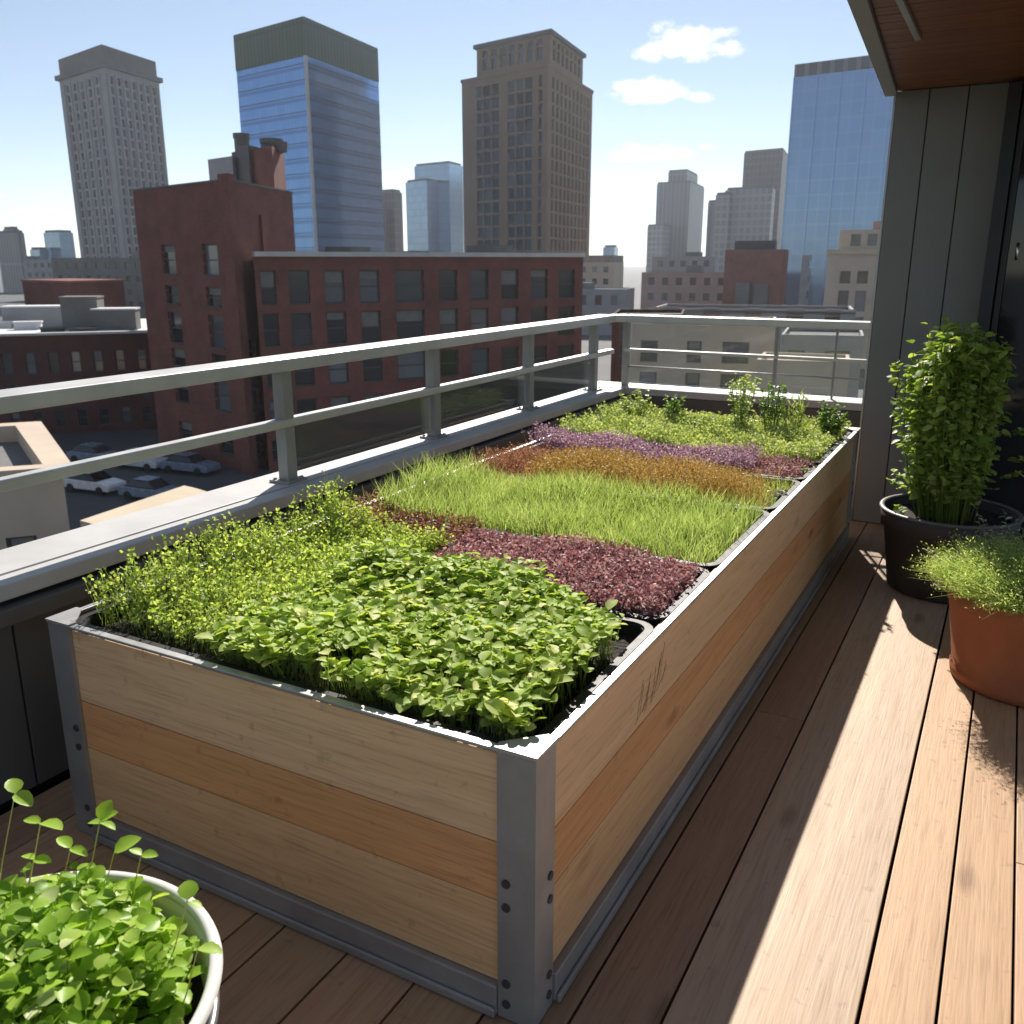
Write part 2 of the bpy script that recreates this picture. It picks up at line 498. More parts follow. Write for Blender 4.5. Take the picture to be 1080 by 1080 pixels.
M['cur_grey'] = mat_curtain('grey blue curtain wall', (0.20, 0.30, 0.46), (0.215, 0.32, 0.48), (0.27, 0.36, 0.48), 3.0, 3.6, 0.12, rough=.15)
M['cur_far'] = mat_curtain('far blue glass', (0.22, 0.34, 0.48), (0.28, 0.42, 0.56), (0.14, 0.22, 0.32), 2.4, 3.6, 0.14, rough=.2)
M['cur_strip'] = mat_curtain('grey ribbed facade', (0.10, 0.105, 0.12), (0.13, 0.135, 0.15), (0.19, 0.19, 0.20), 3.2, 60, 0.6, rough=.5, metallic=0.1)
M['cur_slab'] = mat_curtain('pale gridded facade', (0.17, 0.168, 0.175), (0.22, 0.215, 0.22), (0.29, 0.285, 0.285), 3.4, 3.6, 0.55, rough=.5, metallic=0.1)
M['dark_slab'] = mat_curtain('dark brown facade', (0.065, 0.05, 0.052), (0.08, 0.064, 0.064), (0.10, 0.085, 0.083), 2.6, 3.6, 0.4, rough=.5, metallic=0.1)
M['green_crown'] = mat_curtain('green louvre crown', (0.026, 0.062, 0.022), (0.036, 0.078, 0.030), (0.016, 0.036, 0.018), 1.6, 30, 0.25, rough=.5, metallic=0.2)
M['beige'] = mat_rough('beige stucco', (0.46, 0.37, 0.28), (0.56, 0.46, 0.355), 0.5, 0.85)
M['tan'] = mat_rough('tan roof', (0.46, 0.38, 0.27), (0.56, 0.47, 0.35), 0.4, 0.9)
M['roof_white'] = mat_rough('white roof membrane', (0.55, 0.55, 0.56), (0.72, 0.72, 0.72), 0.2, 0.85)
M['roof_grey'] = mat_rough('grey roof gravel', (0.11, 0.107, 0.104), (0.18, 0.177, 0.173), 0.25, 0.95)
M['roof_dark'] = mat_rough('dark roof felt', (0.04, 0.04, 0.042), (0.07, 0.07, 0.072), 0.3, 0.9)
M['roof_pink'] = mat_rough('faded red roof', (0.30, 0.20, 0.165), (0.40, 0.29, 0.25), 0.2, 0.9)
M['grey_wall'] = mat_rough('grey plant room', (0.24, 0.24, 0.245), (0.32, 0.32, 0.325), 0.4, 0.8)
M['street'] = mat_rough('asphalt', (0.055, 0.057, 0.062), (0.088, 0.090, 0.096), 0.15, 0.9)
M['car_blue'] = mat_rough('blue grey car paint', (0.14, 0.19, 0.26), (0.18, 0.23, 0.31), 2, 0.25, spec=.6)
M['car_white'] = mat_rough('white car paint', (0.55, 0.56, 0.57), (0.62, 0.63, 0.64), 2, 0.25, spec=.6)
M['car_black'] = mat_rough('dark car paint', (0.02, 0.02, 0.022), (0.035, 0.035, 0.038), 2, 0.25, spec=.6)
M['rubber'] = mat_rough('tyre rubber', (0.012, 0.012, 0.012), (0.02, 0.02, 0.02), 5, 0.8)

# ------------------------------------------------------------------ mesh helpers
class MB:
    """collects faces, with metric UVs for facades and an optional colour per board"""
    def __init__(self):
        self.v = []; self.f = []; self.uv = {}; self.c = {}
    def face(self, pts, uv=None, col=None):
        i = len(self.v)
        self.v += [tuple(p) for p in pts]
        self.f.append(tuple(range(i, i + len(pts))))
        if uv: self.uv[len(self.f) - 1] = uv
        if col: self.c[len(self.f) - 1] = col
    def add(self, verts, faces, col=None):
        i = len(self.v)
        self.v += [tuple(p) for p in verts]
        for f in faces:
            self.f.append(tuple(i + k for k in f))
            if col: self.c[len(self.f) - 1] = col
    def box(self, lo, hi, col=None):
        x0, y0, z0 = lo; x1, y1, z1 = hi
        self.add([(x0, y0, z0), (x1, y0, z0), (x1, y1, z0), (x0, y1, z0), (x0, y0, z1), (x1, y0, z1), (x1, y1, z1), (x0, y1, z1)],
                 [(0, 3, 2, 1), (4, 5, 6, 7), (0, 1, 5, 4), (1, 2, 6, 5), (2, 3, 7, 6), (3, 0, 4, 7)], col)
    def obox(self, a, b, w, h, z0=None):
        """box along a->b (3d points on the axis), width w across, height h"""
        a = Vector(a); b = Vector(b); d = (b - a).normalized()
        up = Vector((0, 0, 1))
        if abs(d.z) > 0.95: up = Vector((0, 1, 0))
        s = d.cross(up).normalized() * w / 2
        u = s.cross(d).normalized() * h / 2
        vs = []
        for p in (a, b):
            vs += [p - s - u, p + s - u, p + s + u, p - s + u]
        self.add(vs, [(0, 1, 2, 3), (7, 6, 5, 4), (0, 4, 5, 1), (1, 5, 6, 2), (2, 6, 7, 3), (3, 7, 4, 0)])
    def tube(self, pts, r, n=8, cap=True):
        pts = [Vector(p) for p in pts]
        rr = r if isinstance(r, (list, tuple)) else [r] * len(pts)
        base = len(self.v)
        for i, p in enumerate(pts):
            d = (pts[min(i + 1, len(pts) - 1)] - pts[max(i - 1, 0)]).normalized()
            ref = Vector((0, 0, 1)) if abs(d.z) < 0.9 else Vector((1, 0, 0))
            s = d.cross(ref).normalized(); u = s.cross(d)
            for k in range(n):
                t = 2 * math.pi * k / n
                self.v.append(tuple(p + (s * math.cos(t) + u * math.sin(t)) * rr[i]))
        for i in range(len(pts) - 1):
            for k in range(n):
                k2 = (k + 1) % n
                self.f.append((base + i * n + k, base + i * n + k2, base + (i + 1) * n + k2, base + (i + 1) * n + k))
        if cap:
            self.f.append(tuple(base + k for k in range(n))[::-1])
            e = base + (len(pts) - 1) * n
            self.f.append(tuple(e + k for k in range(n)))
    def lathe(self, prof, c=(0, 0, 0), n=48):
        base = len(self.v)
        for r, z in prof:
            for k in range(n):
                t = 2 * math.pi * k / n
                self.v.append((c[0] + r * math.cos(t), c[1] + r * math.sin(t), c[2] + z))
        for i in range(len(prof) - 1):
            for k in range(n):
                k2 = (k + 1) % n
                self.f.append((base + i * n + k, base + i * n + k2, base + (i + 1) * n + k2, base + (i + 1) * n + k))
    def prism(self, poly, z0, z1, uv=True):
        """vertical prism over a plan polygon, sides with metric UVs"""
        n = len(poly)
        s = 0
        for i in range(n):
            a = poly[i]; b = poly[(i + 1) % n]
            l = math.hypot(b[0] - a[0], b[1] - a[1])
            self.face([(a[0], a[1], z0), (b[0], b[1], z0), (b[0], b[1], z1), (a[0], a[1], z1)],
                      [(s, z0), (s + l, z0), (s + l, z1), (s, z1)])
            s += l
        self.face([(p[0], p[1], z1) for p in poly], [(p[0], p[1]) for p in poly])
        self.face([(p[0], p[1], z0) for p in reversed(poly)], [(p[0], p[1]) for p in reversed(poly)])
    def build(self, name, mat, parent=None, smooth=False, bevel=0, origin=None):
        me = bpy.data.meshes.new(name)
        off = Vector(origin) if origin is not None else (parent_origin(parent) if parent else Vector((0, 0, 0)))
        me.from_pydata([tuple(Vector(p) - off) for p in self.v], [], self.f)
        if self.uv:
            l = me.uv_layers.new(name='UVMap')
            for fi, uvs in self.uv.items():
                p = me.polygons[fi]
                for k, li in enumerate(p.loop_indices):
                    l.data[li].uv = uvs[k]
        if self.c:
            ca = me.color_attributes.new('tint', 'FLOAT_COLOR', 'CORNER')
            for p in me.polygons:
                c = self.c.get(p.index, (1, 1, 1))
                for li in p.loop_indices:
                    ca.data[li].color = (*c, 1)
        me.materials.append(mat)
        if smooth:
            for p in me.polygons: p.use_smooth = True
        me.update()
        o = bpy.data.objects.new(name, me)
        COL.objects.link(o)
        if origin is not None and parent is None:
            o.location = off
        if parent: o.parent = parent
        if bevel:
            md = o.modifiers.new('bevel', 'BEVEL')
            md.width = bevel; md.segments = 2; md.limit_method = 'ANGLE'
        return o

def parent_origin(p):
    o = Vector((0, 0, 0))
    while p is not None:
        o = o + p.location
        p = p.parent
    return o

def tag(o, label=None, cat=None, group=None, kind=None):
    if label: o['label'] = label
    if cat: o['category'] = cat
    if group: o['group'] = group
    if kind: o['kind'] = kind
    return o

def thing(name, label, cat, loc=(0, 0, 0), group=None):
    o = bpy.data.objects.new(name, None)
    COL.objects.link(o)
    o.location = loc
    o.empty_display_size = 0.1
    return tag(o, label, cat, group)

def np_mesh(name, V, F, mat, parent=None, smooth=False):
    """V (n,3) array, F list of (m,k) index arrays"""
    off = parent_origin(parent) if parent else Vector((0, 0, 0))
    V = np.asarray(V, dtype=np.float32) - np.array(off, dtype=np.float32)
    me = bpy.data.meshes.new(name)
    loops = np.concatenate([f.reshape(-1) for f in F]).astype(np.int32)
    sizes = np.concatenate([np.full(len(f), f.shape[1], np.int32) for f in F])
    starts = np.concatenate([[0], np.cumsum(sizes)[:-1]]).astype(np.int32)
    me.vertices.add(len(V)); me.vertices.foreach_set('co', V.reshape(-1))
    me.loops.add(len(loops)); me.loops.foreach_set('vertex_index', loops)
    me.polygons.add(len(sizes)); me.polygons.foreach_set('loop_start', starts)
    if smooth: me.polygons.foreach_set('use_smooth', np.ones(len(sizes), bool))
    me.update(calc_edges=True)
    me.materials.append(mat)
    o = bpy.data.objects.new(name, me)
    COL.objects.link(o)
    if parent: o.parent = parent
    return o

def unit(a):
    return a / np.maximum(np.linalg.norm(a, axis=-1, keepdims=True), 1e-9)

class NP:
    """many leaves, blades and stems gathered into one mesh"""
    def __init__(self): self.V = []; self.F = []; self.n = 0
    def push(self, V, F):
        # V (n,k,3), F list of index tuples per element
        n, k, _ = V.shape
        base = self.n + np.arange(n)[:, None] * k
        for f in F:
            self.F.append((base + np.array(f)[None, :]))
        self.V.append(V.reshape(-1, 3)); self.n += n * k
    def frame(self, D, spin=None):
        D = unit(D)
        ref = np.where(np.abs(D[:, 2:3]) > 0.95, np.array([[1., 0, 0]]), np.array([[0, 0, 1.]]))
        S = unit(np.cross(D, ref)); N = np.cross(S, D)
        if spin is not None:
            c, s = np.cos(spin)[:, None], np.sin(spin)[:, None]
            S, N = S * c + N * s, N * c - S * s
        return D, S, N
    def leaf(self, P, D, L, W, spin=None, cup=0.15, droop=0.15):
        """rounded leaf folded along its midrib"""
        D, S, N = self.frame(D, spin)
        L = np.asarray(L)[:, None]; W = np.asarray(W)[:, None]
        def q(t, s, h): return P + D * L * t + S * W * s + N * L * h
        st = ((.16, .34, .7), (.42, .5, 1.0), (.70, .42, .85), (.90, .22, .45))
        vs = [q(0, 0, 0)]
        for t, w, c in st:
            dz = -droop * t * t
            vs += [q(t, 0, dz - .02), q(t, -w, dz + cup * c), q(t, w, dz + cup * c)]
        vs.append(q(1, 0, -droop))
        V = np.stack(vs, axis=1)
        F3 = [(0, 1, 2), (0, 3, 1), (11, 10, 13), (10, 12, 13)]
        F4 = []
        for i in range(3):
            k = 1 + 3 * i
            F4 += [(k + 1, k, k + 3, k + 4), (k, k + 2, k + 5, k + 3)]
        self.push(V, F3 + F4)
    def small(self, P, D, L, W, spin=None, cup=0.12):
        D, S, N = self.frame(D, spin)
        L = np.asarray(L)[:, None]; W = np.asarray(W)[:, None]
        V = np.stack([P, P + D * L * .5 + S * W * -.5 + N * L * cup, P + D * L, P + D * L * .5 + S * W * .5 + N * L * cup], axis=1)
        self.push(V, [(0, 2, 1), (0, 3, 2)])
    def blade(self, P, D, L, W, bend=None, spin=None):
        D, S, N = self.frame(D, spin)
        L = np.asarray(L)[:, None]; W = np.asarray(W)[:, None]
        B = np.zeros_like(P) if bend is None else bend
        m = P + D * L * .55 + B * L * .25
        t = P + D * L * .95 + B * L
        V = np.stack([P - S * W * .5, P + S * W * .5, m - S * W * .42, m + S * W * .42, t], axis=1)
        self.push(V, [(0, 1, 3, 2), (2, 3, 4)])
    def stem(self, P, Q, r, mid=None):
        D, S, N = self.frame(Q - P)
        r = np.broadcast_to(np.asarray(r, float), (len(P),))[:, None]
        rings = []
        pts = [P, Q] if mid is None else [P, mid, Q]
        for i, p in enumerate(pts):
            k = r * (1 - .35 * i / (len(pts) - 1))
            for a in (0, 2.094, 4.189):
                rings.append(p + S * k * math.cos(a) + N * k * math.sin(a))
        V = np.stack(rings, axis=1)
        F = []
        for i in range(len(pts) - 1):
            for k in range(3):
                k2 = (k + 1) % 3
                F.append((i * 3 + k, i * 3 + k2, i * 3 + 3 + k2, i * 3 + 3 + k))
        self.push(V, F)
    def build(self, name, mat, parent=None, smooth=False):
        return np_mesh(name, np.concatenate(self.V), [f for f in self.F], mat, parent, smooth)

def U(a, b, n): return rng.uniform(a, b, n)

def rand_dirs(n, up_min=-0.2, up_max=1.0):
    z = U(up_min, up_max, n); t = U(0, 2 * np.pi, n)
    h = np.sqrt(np.maximum(0, 1 - z * z))
    return np.stack([h * np.cos(t), h * np.sin(t), z], axis=1)

def in_rect(n, x0, x1, y0, y1, z):
    return np.stack([U(x0, x1, n), U(y0, y1, n), np.full(n, z)], axis=1)

# ------------------------------------------------------------------ ground and deck
STREET = -14.0
HAZE = 0.00014
g = MB()
g.face([(-2600, -1200, STREET), (1400, -1200, STREET), (1400, 2600, STREET), (-2600, 2600, STREET)])
tag(g.build('ground', M['street']), kind='structure')

GAPS = [-2.56, -2.36, -2.16, -1.955, -1.75, -1.55, -1.45, -1.25, -1.05, -.86, -.68, -.497, -.111, .046, .197, .352, .51, .67, .83, .99, 1.15, 1.31, 1.47]
deck = MB()
tint_rng = random.Random(3)
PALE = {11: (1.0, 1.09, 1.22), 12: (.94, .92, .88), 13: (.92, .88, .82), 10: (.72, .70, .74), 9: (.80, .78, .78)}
for i in range(len(GAPS) - 1):
    a, b = GAPS[i] + .0035, GAPS[i + 1] - .0035
    if i == 12: a += .002
    # butt joints break each run of boards
    cuts = [-1.2] + sorted(tint_rng.uniform(-.6, 5.6) for _ in range(1 if i not in (11, 12, 13) else 0)) + [6.43]
    for c0, c1 in zip(cuts[:-1], cuts[1:]):
        k = tint_rng.uniform(.88, 1.08)
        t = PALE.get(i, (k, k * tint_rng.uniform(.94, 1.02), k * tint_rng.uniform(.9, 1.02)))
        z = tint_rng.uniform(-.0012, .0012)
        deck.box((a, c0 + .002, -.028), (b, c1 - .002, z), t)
tag(deck.build('deck', M['deck'], bevel=.0022), kind='structure')
sub = MB()
sub.box((-2.75, -1.25, -.45), (1.5, 6.6, -.05))
tag(sub.build('deck_base', M['void']), kind='structure')

# ------------------------------------------------------------------ parapet, ledge, railing
XW = -2.56
par = thing('parapet_wall', 'low dark grey panelled parapet wall with pale metal ledge beside the planter', 'wall', (XW, 2.4, 0))
wp = MB()
ys = [-1.25, -.3, .62, 1.52, 2.42, 3.32, 4.22, 5.12, 6.43]
for a, b in zip(ys[:-1], ys[1:]):
    wp.box((XW - .05, a + .004, .03), (XW, b - .004, .60))
wp.build('panel', M['panel'], par, bevel=.002)
b_ = MB(); b_.box((XW - .16, -1.25, -.05), (XW - .052, 6.43, .66)); b_.build('core', M['black_metal'], par)
b_ = MB(); b_.box((XW - .045, -1.25, .602), (XW + .055, 6.43, .655)); b_.build('cap_rail', M['panel'], par, bevel=.004)
b_ = MB()
b_.box((-2.625, -1.25, .672), (-2.535, 6.43, .722))
b_.box((-2.86, -1.25, .674), (-2.629, 6.43, .726))
b_.box((-2.86, 6.434, .674), (-.795, 6.69, .726))
b_.build('ledge', M['ledge'], par, bevel=.004)
b_ = MB(); b_.box((-2.84, -1.25, -1.2), (-2.722, 6.43, .67)); b_.box((-2.84, 6.435, -1.2), (-.795, 6.65, .67)); b_.build('outer_wall', M['panel'], par)

XR, YB = -2.69, 6.55
rail = thing('balcony_railing', 'long grey metal balcony railing with posts on the parapet ledge', 'railing', (XR, 3.0, .726))
b_ = MB()
b_.box((XR - .10, -1.25, 1.205), (XR + .055, YB - .05, 1.258))
b_.obox((XR - .005, YB - .052, 1.2315), (XR + .115, YB + .005, 1.2315), .11, .053)
b_.box((XR + .11, YB - .055, 1.205), (-.795, YB + .06, 1.258))
b_.build('top_rail', M['rail'], rail, bevel=.007)
b_ = MB()
b_.box((XR - .03, -1.25, .965), (XR + .03, YB - .035, 1.0))
b_.box((XR + .10, YB - .025, .985), (-.795, YB + .018, 1.008))
b_.build('mid_rail', M['rail'], rail, bevel=.004)
b_ = MB()
b_.tube([(XR + .1, YB, .872), (-.795, YB, .872)], .008, 8)
b_.build('cable', M['alu'], rail, smooth=True)
for y in (.35, 2.90, 4.05, 5.15, 6.18):
    p = MB()
    p.box((XR - .028, y - .03, .736), (XR + .028, y + .03, 1.205))
    po = p.build('post', M['post'], rail, bevel=.004)
    p = MB()
    p.box((XR - .055, y - .06, .727), (XR + .055, y + .06, .737))
    for sx in (-.038, .038):
        for sy in (-.042, .042):
            p.tube([(XR + sx, y + sy, .737), (XR + sx, y + sy, .745)], .008, 6)
    p.build('base_plate', M['post'], po)
for x, w in ((-2.58, .05), (-1.45, .022), (-1.05, .012)):
    p = MB(); p.box((x - w / 2, YB - .02, .727), (x + w / 2, YB + .02, 1.205)); p.build('post', M['post'], rail, bevel=.003)
gl = [(-2.86 + .0, 0)]
for y0, y1 in ((2.94, 4.01), (4.09, 5.11), (5.19, 6.14)):
    p = MB(); p.box((XR - .006, y0, .76), (XR + .006, y1, .96)); p.build('glass_panel', M['clear'], rail)
for x0, x1 in ((-2.55, -1.47), (-1.43, -1.06), (-1.04, -.80)):
    p = MB(); p.box((x0, YB + .024, .75), (x1, YB + .034, 1.195)); p.build('glass_panel', M['clear'], rail)

# ------------------------------------------------------------------ end wall, overhang, door
pier = thing('end_wall', 'tall dark grey panelled wall closing the far end of the deck', 'wall', (-.47, 6.1, 0))
YP = 6.10
p = MB()
for x0, x1 in ((-.775, -.600), (-.594, -.396), (-.390, -.19)):
    p.box((x0, YP, .004), (x1, YP + .03, 2.60))
p.build('panel', M['pier'], pier, bevel=.003)
p = MB(); p.box((-.772, YP + .032, -1.0), (1.6, YP + .42, 2.62)); p.build('core', M['panel'], pier)
p = MB(); p.box((-.790, YP + .002, -.9), (-.778, YP + .42, 2.60)); p.build('corner_trim', M['alu'], pier)

roof = thing('roof_overhang', 'timber lined roof overhang with dark metal edge above the deck', 'overhang', (0, 4, 2.6))
def xe(y): return -.835 + (6.07 - y) * .063          # the roof edge runs slightly askew to the deck
p = MB()
yb = -1.2
while yb < 5.96:
    y0_, y1_ = yb + .003, yb + .127
    p.add([(xe(y0_) + .07, y0_, 2.60), (1.45, y0_, 2.60), (1.45, y1_, 2.60), (xe(y1_) + .07, y1_, 2.60),
           (xe(y0_) + .07, y0_, 2.618), (1.45, y0_, 2.618), (1.45, y1_, 2.618), (xe(y1_) + .07, y1_, 2.618)],
          [(0, 3, 2, 1), (4, 5, 6, 7), (0, 1, 5, 4), (1, 2, 6, 5), (2, 3, 7, 6), (3, 0, 4, 7)])
    yb += .13
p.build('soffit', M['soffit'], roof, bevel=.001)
p = MB(); p.prism([(xe(-1.3), -1.3), (xe(-1.3) + .067, -1.3), (xe(6.1) + .067, 6.095), (xe(6.1), 6.095)], 2.575, 2.83); p.build('edge_trim', M['post'], roof, bevel=.004)
p = MB(); p.prism([(xe(-1.3) + .07, -1.3), (1.5, -1.3), (1.5, 6.48), (-.72, 6.48), (xe(6.09) + .07, 6.09)], 2.622, 2.80); p.build('roof_slab', M['panel'], roof)
p = MB(); p.box((-.545, 2.5, 2.582), (-.518, 4.70, 2.5995)); p.build('light_channel', M['alu'], roof, bevel=.002)

door = thing('glazed_door', 'black framed glazed door beside the grey end wall', 'door', (.3, 6.0, 0))
p = MB()
for x0, x1, y0 in ((-.192, -.125, 5.93), (-.118, -.085, 5.96), (.66, .74, 5.94)):
    p.box((x0, y0, .004), (x1, 6.095, 2.575))
p.box((-.084, 5.95, 2.46), (.659, 6.09, 2.57)); p.box((-.084, 5.95, .004), (.659, 6.09, .09))
p.build('frame', M['black_metal'], door, bevel=.003)
p = MB(); p.box((-.082, 6.02, .092), (.657, 6.04, 2.458)); p.build('glass_pane', M['door_glass'], door)
p = MB()
p.tube([(-.040, 6.02, 1.74), (-.040, 5.985, 1.74), (-.040, 5.978, 1.70), (-.040, 5.985, 1.66), (-.040, 6.02, 1.66)], .009, 8)
p.build('handle', M['chrome'], door, smooth=True)

# ------------------------------------------------------------------ raised planter
X0, X1, Y0, Y1, H = -2.275, -.735, 1.45, 5.70, .68
pl = thing('raised_planter', 'long timber planter box with grey metal corner posts full of microgreens', 'planter', ((X0 + X1) / 2, (Y0 + Y1) / 2, 0))
ZS = [.085, .298, .446, .662]
names = ['tan', 'orange', 'pale']
SCR = None
for k in range(3):
    z0, z1 = ZS[k] + .0012, ZS[k + 1] - .0012
    m = names[k]
    for y, d in ((Y0 + .012, .028), (Y1 - .04, .028)):
        p = MB(); p.box((X0 + .045, y, z0), (X1 - .045, y + d, z1)); p.build('board', M['board_' + m], pl, bevel=.0018)
    for x, d in ((X0 + .012, .028), (X1 - .04, .028)):
        cut = [Y0 + .042, 3.32 + .35 * k, Y1 - .042]
        for c0, c1 in zip(cut[:-1], cut[1:]):
            p = MB(); p.box((x, c0, z0), (x + d, c1 - .0015, z1))
            o = p.build('board', M['board_' + m + '_y'], pl, bevel=.0018)
            if k == 2 and x > -1 and c0 < 2: SCR = o
# corner posts: L-shaped angle
for cx_, sx in ((X0, 1), (X1, -1)):
    for cy_, sy in ((Y0, 1), (Y1, -1)):
        p = MB()
        w = .092 if sx < 0 else .085
        poly = [(cx_, cy_), (cx_ + sx * w, cy_), (cx_ + sx * w, cy_ + sy * .011), (cx_ + sx * .011, cy_ + sy * .011), (cx_ + sx * .011, cy_ + sy * w), (cx_, cy_ + sy * w)]
        if sx * sy < 0: poly = poly[::-1]
        p.prism(poly, .004, H - .004)
        po = p.build('corner_post', M['steel'], pl, bevel=.003)
        for z in (.36, .30, .10, .045):
            q = MB()
            q.tube([(cx_ + sx * (w - .022), cy_ + sy * .002, z), (cx_ + sx * (w - .022), cy_ - sy * .004, z)], .0105, 12)
            q.build('bolt', M['bolt'], po)
            q = MB()
            q.tube([(cx_ + sx * .002, cy_ + sy * (w - .022), z), (cx_ - sx * .004, cy_ + sy * (w - .022), z)], .0105, 12)
            q.build('bolt', M['bolt'], po)
# bottom rails
p = MB()
p.box((X0 + .088, Y0 - .006, .006), (X1 - .094, Y0 + .05, .0845)); p.box((X0 + .088, Y0 - .016, .006), (X1 - .094, Y0 - .0065, .03))
p.build('bottom_rail', M['steel'], pl, bevel=.004)
p = MB(); p.box((X1 - .05, Y0 + .094, .006), (X1 + .008, Y1 - .094, .0845)); p.box((X1 + .0085, Y0 + .094, .006), (X1 + .018, Y1 - .094, .03)); p.build('bottom_rail', M['steel'], pl, bevel=.004)
p = MB(); p.box((X0 - .006, Y0 + .088, .006), (X0 + .05, Y1 - .094, .0845)); p.build('bottom_rail', M['steel'], pl, bevel=.004)
p = MB(); p.box((X0 + .088, Y1 - .05, .006), (X1 - .094, Y1 + .006, .0845)); p.build('bottom_rail', M['steel'], pl, bevel=.004)
# top rim
p = MB()
RW = .020
for lo, hi in (((X0 - .003, Y0 - .003), (X1 + .003, Y0 + RW)), ((X0 - .003, Y1 - RW), (X1 + .003, Y1 + .003)), ((X0 - .003, Y0 + RW + .001), (X0 + RW, Y1 - RW - .001)), ((X1 - RW, Y0 + RW + .001), (X1 + .003, Y1 - RW - .001))):
    p.box((*lo, H - .008), (*hi, H))
p.build('top_rim', M['alu'], pl, bevel=.002)
for cx_, sx in ((X0 - .004, 1), (X1 + .004, -1)):
    for cy_, sy in ((Y0 - .004, 1), (Y1 + .004, -1)):
        p = MB()
        poly = [(cx_, cy_), (cx_ + sx * .10, cy_), (cx_ + sx * .10, cy_ + sy * .024), (cx_ + sx * .024, cy_ + sy * .10), (cx_, cy_ + sy * .10)]
        if sx * sy < 0: poly = poly[::-1]
        p.prism(poly, H + .001, H + .005); p.build('corner_plate', M['steel'], pl, bevel=.001)
p = MB(); p.box((X0 + .043, Y0 + .043, .05), (X1 - .043, Y1 - .043, .585)); p.build('liner', M['tray'], pl)
# sketchy burnt mark on the top board of the long side
p = MB()
rs = random.Random(5)
for i in range(11):
    y = 2.06 + .019 * i + rs.uniform(-.006, .006); z = .452 + rs.uniform(-.004, .03) + .004 * i
    p.tube([(X1 - .0125, y, z), (X1 - .0122, y + .022 + rs.uniform(0, .02), z + .05 + rs.uniform(0, .055))], .0012, 5)
p.tube([(X1 - .0124, 2.05, .465), (X1 - .0122, 2.14, .50), (X1 - .0123, 2.22, .495), (X1 - .0122, 2.29, .54)], .001, 5)
p.build('burnt_scribble', M['ink'], SCR)

# trays of soil inside the planter
XA, XB = X0 + .03, X1 - .03
BANDS = [(1.48, 2.27, 'black plastic tray under the broad leaved green shoots at the planter front'),
         (2.285, 2.80, 'black plastic tray under the burgundy seedlings'),
         (2.815, 3.62, 'black plastic tray under the lime green grass band'),
         (3.635, 4.22, 'black plastic tray under the amber coloured blades'),
         (4.235, 4.62, 'black plastic tray under the lilac flowering band'),
         (4.635, 5.67, 'black plastic tray at the far end under the fresh green mat and herbs')]
SOIL = .628
for y0, y1, lab in BANDS:
    t = thing('seed_tray', lab, 'tray', ((XA + XB) / 2, (y0 + y1) / 2, .587), 'seed trays inside the planter')
    p = MB()
    def rr(ins, r, n=5):
        pts = []
        for (cx_, cy_, a0) in ((XB - ins - r, y1 - ins - r, 0), (XA + ins + r, y1 - ins - r, 90), (XA + ins + r, y0 + ins + r, 180), (XB - ins - r, y0 + ins + r, 270)):
            for i in range(n + 1):
                a = R(a0 + 90 * i / n); pts.append((cx_ + r * math.cos(a), cy_ + r * math.sin(a)))
        return pts
    loops = [(rr(.03, .05), .588), (rr(.022, .06), .664), (rr(0, .065), .6640), (rr(0, .065), .669), (rr(.022, .05), .670), (rr(.026, .05), .66), (rr(.036, .045), .60)]
    n = len(loops[0][0])
    for pts, z in loops: p.v += [(x, y, z) for x, y in pts]
    for i in range(len(loops) - 1):
        for k in range(n):
            k2 = (k + 1) % n
            p.f.append((i * n + k, i * n + k2, (i + 1) * n + k2, (i + 1) * n + k))
    p.f.append(tuple(range(n))[::-1])
    p.build('tray_body', M['tray'], t)
    # lumpy soil
    p = MB(); nx, ny = 60, max(10, int((y1 - y0) * 40))
    for j in range(ny + 1):
        for i in range(nx + 1):
            x = XA + .033 + (XB - XA - .066) * i / nx; y = y0 + .033 + (y1 - y0 - .066) * j / ny
            p.v.append((x, y, SOIL + random.uniform(-.005, .007)))
    for j in range(ny):
        for i in range(nx):
            a = j * (nx + 1) + i; p.f.append((a, a + 1, a + nx + 2, a + nx + 1))
    p.build('soil', M['soil'], t, smooth=True)

# ------------------------------------------------------------------ crops in the planter
def clumps(P, k=9.0, seed=0):
    """smooth random field in 0..1 over the bed, for uneven height and density"""
    r = np.random.default_rng(seed)
    out = np.zeros(len(P))
    for i in range(7):
        a = r.uniform(0, 2 * np.pi); f = k * r.uniform(.5, 2.0); ph = r.uniform(0, 6.28)
        out += np.sin((P[:, 0] * np.cos(a) + P[:, 1] * np.sin(a)) * f + ph)
    return 0.5 + out / 7.5

def cress(name, label, rect, n, hmin, hmax, mat, size=.012, seed=1, spread=.012, per=7, group=None):
    P = in_rect(n, *rect, SOIL - .004)
    c = clumps(P, 9, seed)
    h = hmin + (hmax - hmin) * np.clip(c + U(-.25, .25, n), 0, 1.15)
    h = h * (1 + .7 * np.clip((X0 + .26 - P[:, 0]) / .18, 0, 1))
    lean = np.stack([U(-.35, .35, n), U(-.35, .35, n), np.ones(n)], 1)
    Q = P + unit(lean) * h[:, None]
    o = NP(); o.stem(P, Q, .0009)
    for k in range(per):
        f = U(.45, 1.02, n)[:, None]
        B = P + (Q - P) * f + rng.normal(0, spread * .4, (n, 3))
        o.small(B, rand_dirs(n, -.1, .9), U(.7, 1.35, n) * size, U(.55, .9, n) * size, U(0, 6.28, n))
    ob = o.build(name, mat)
    return tag(ob, label, 'plants', group, kind='stuff')

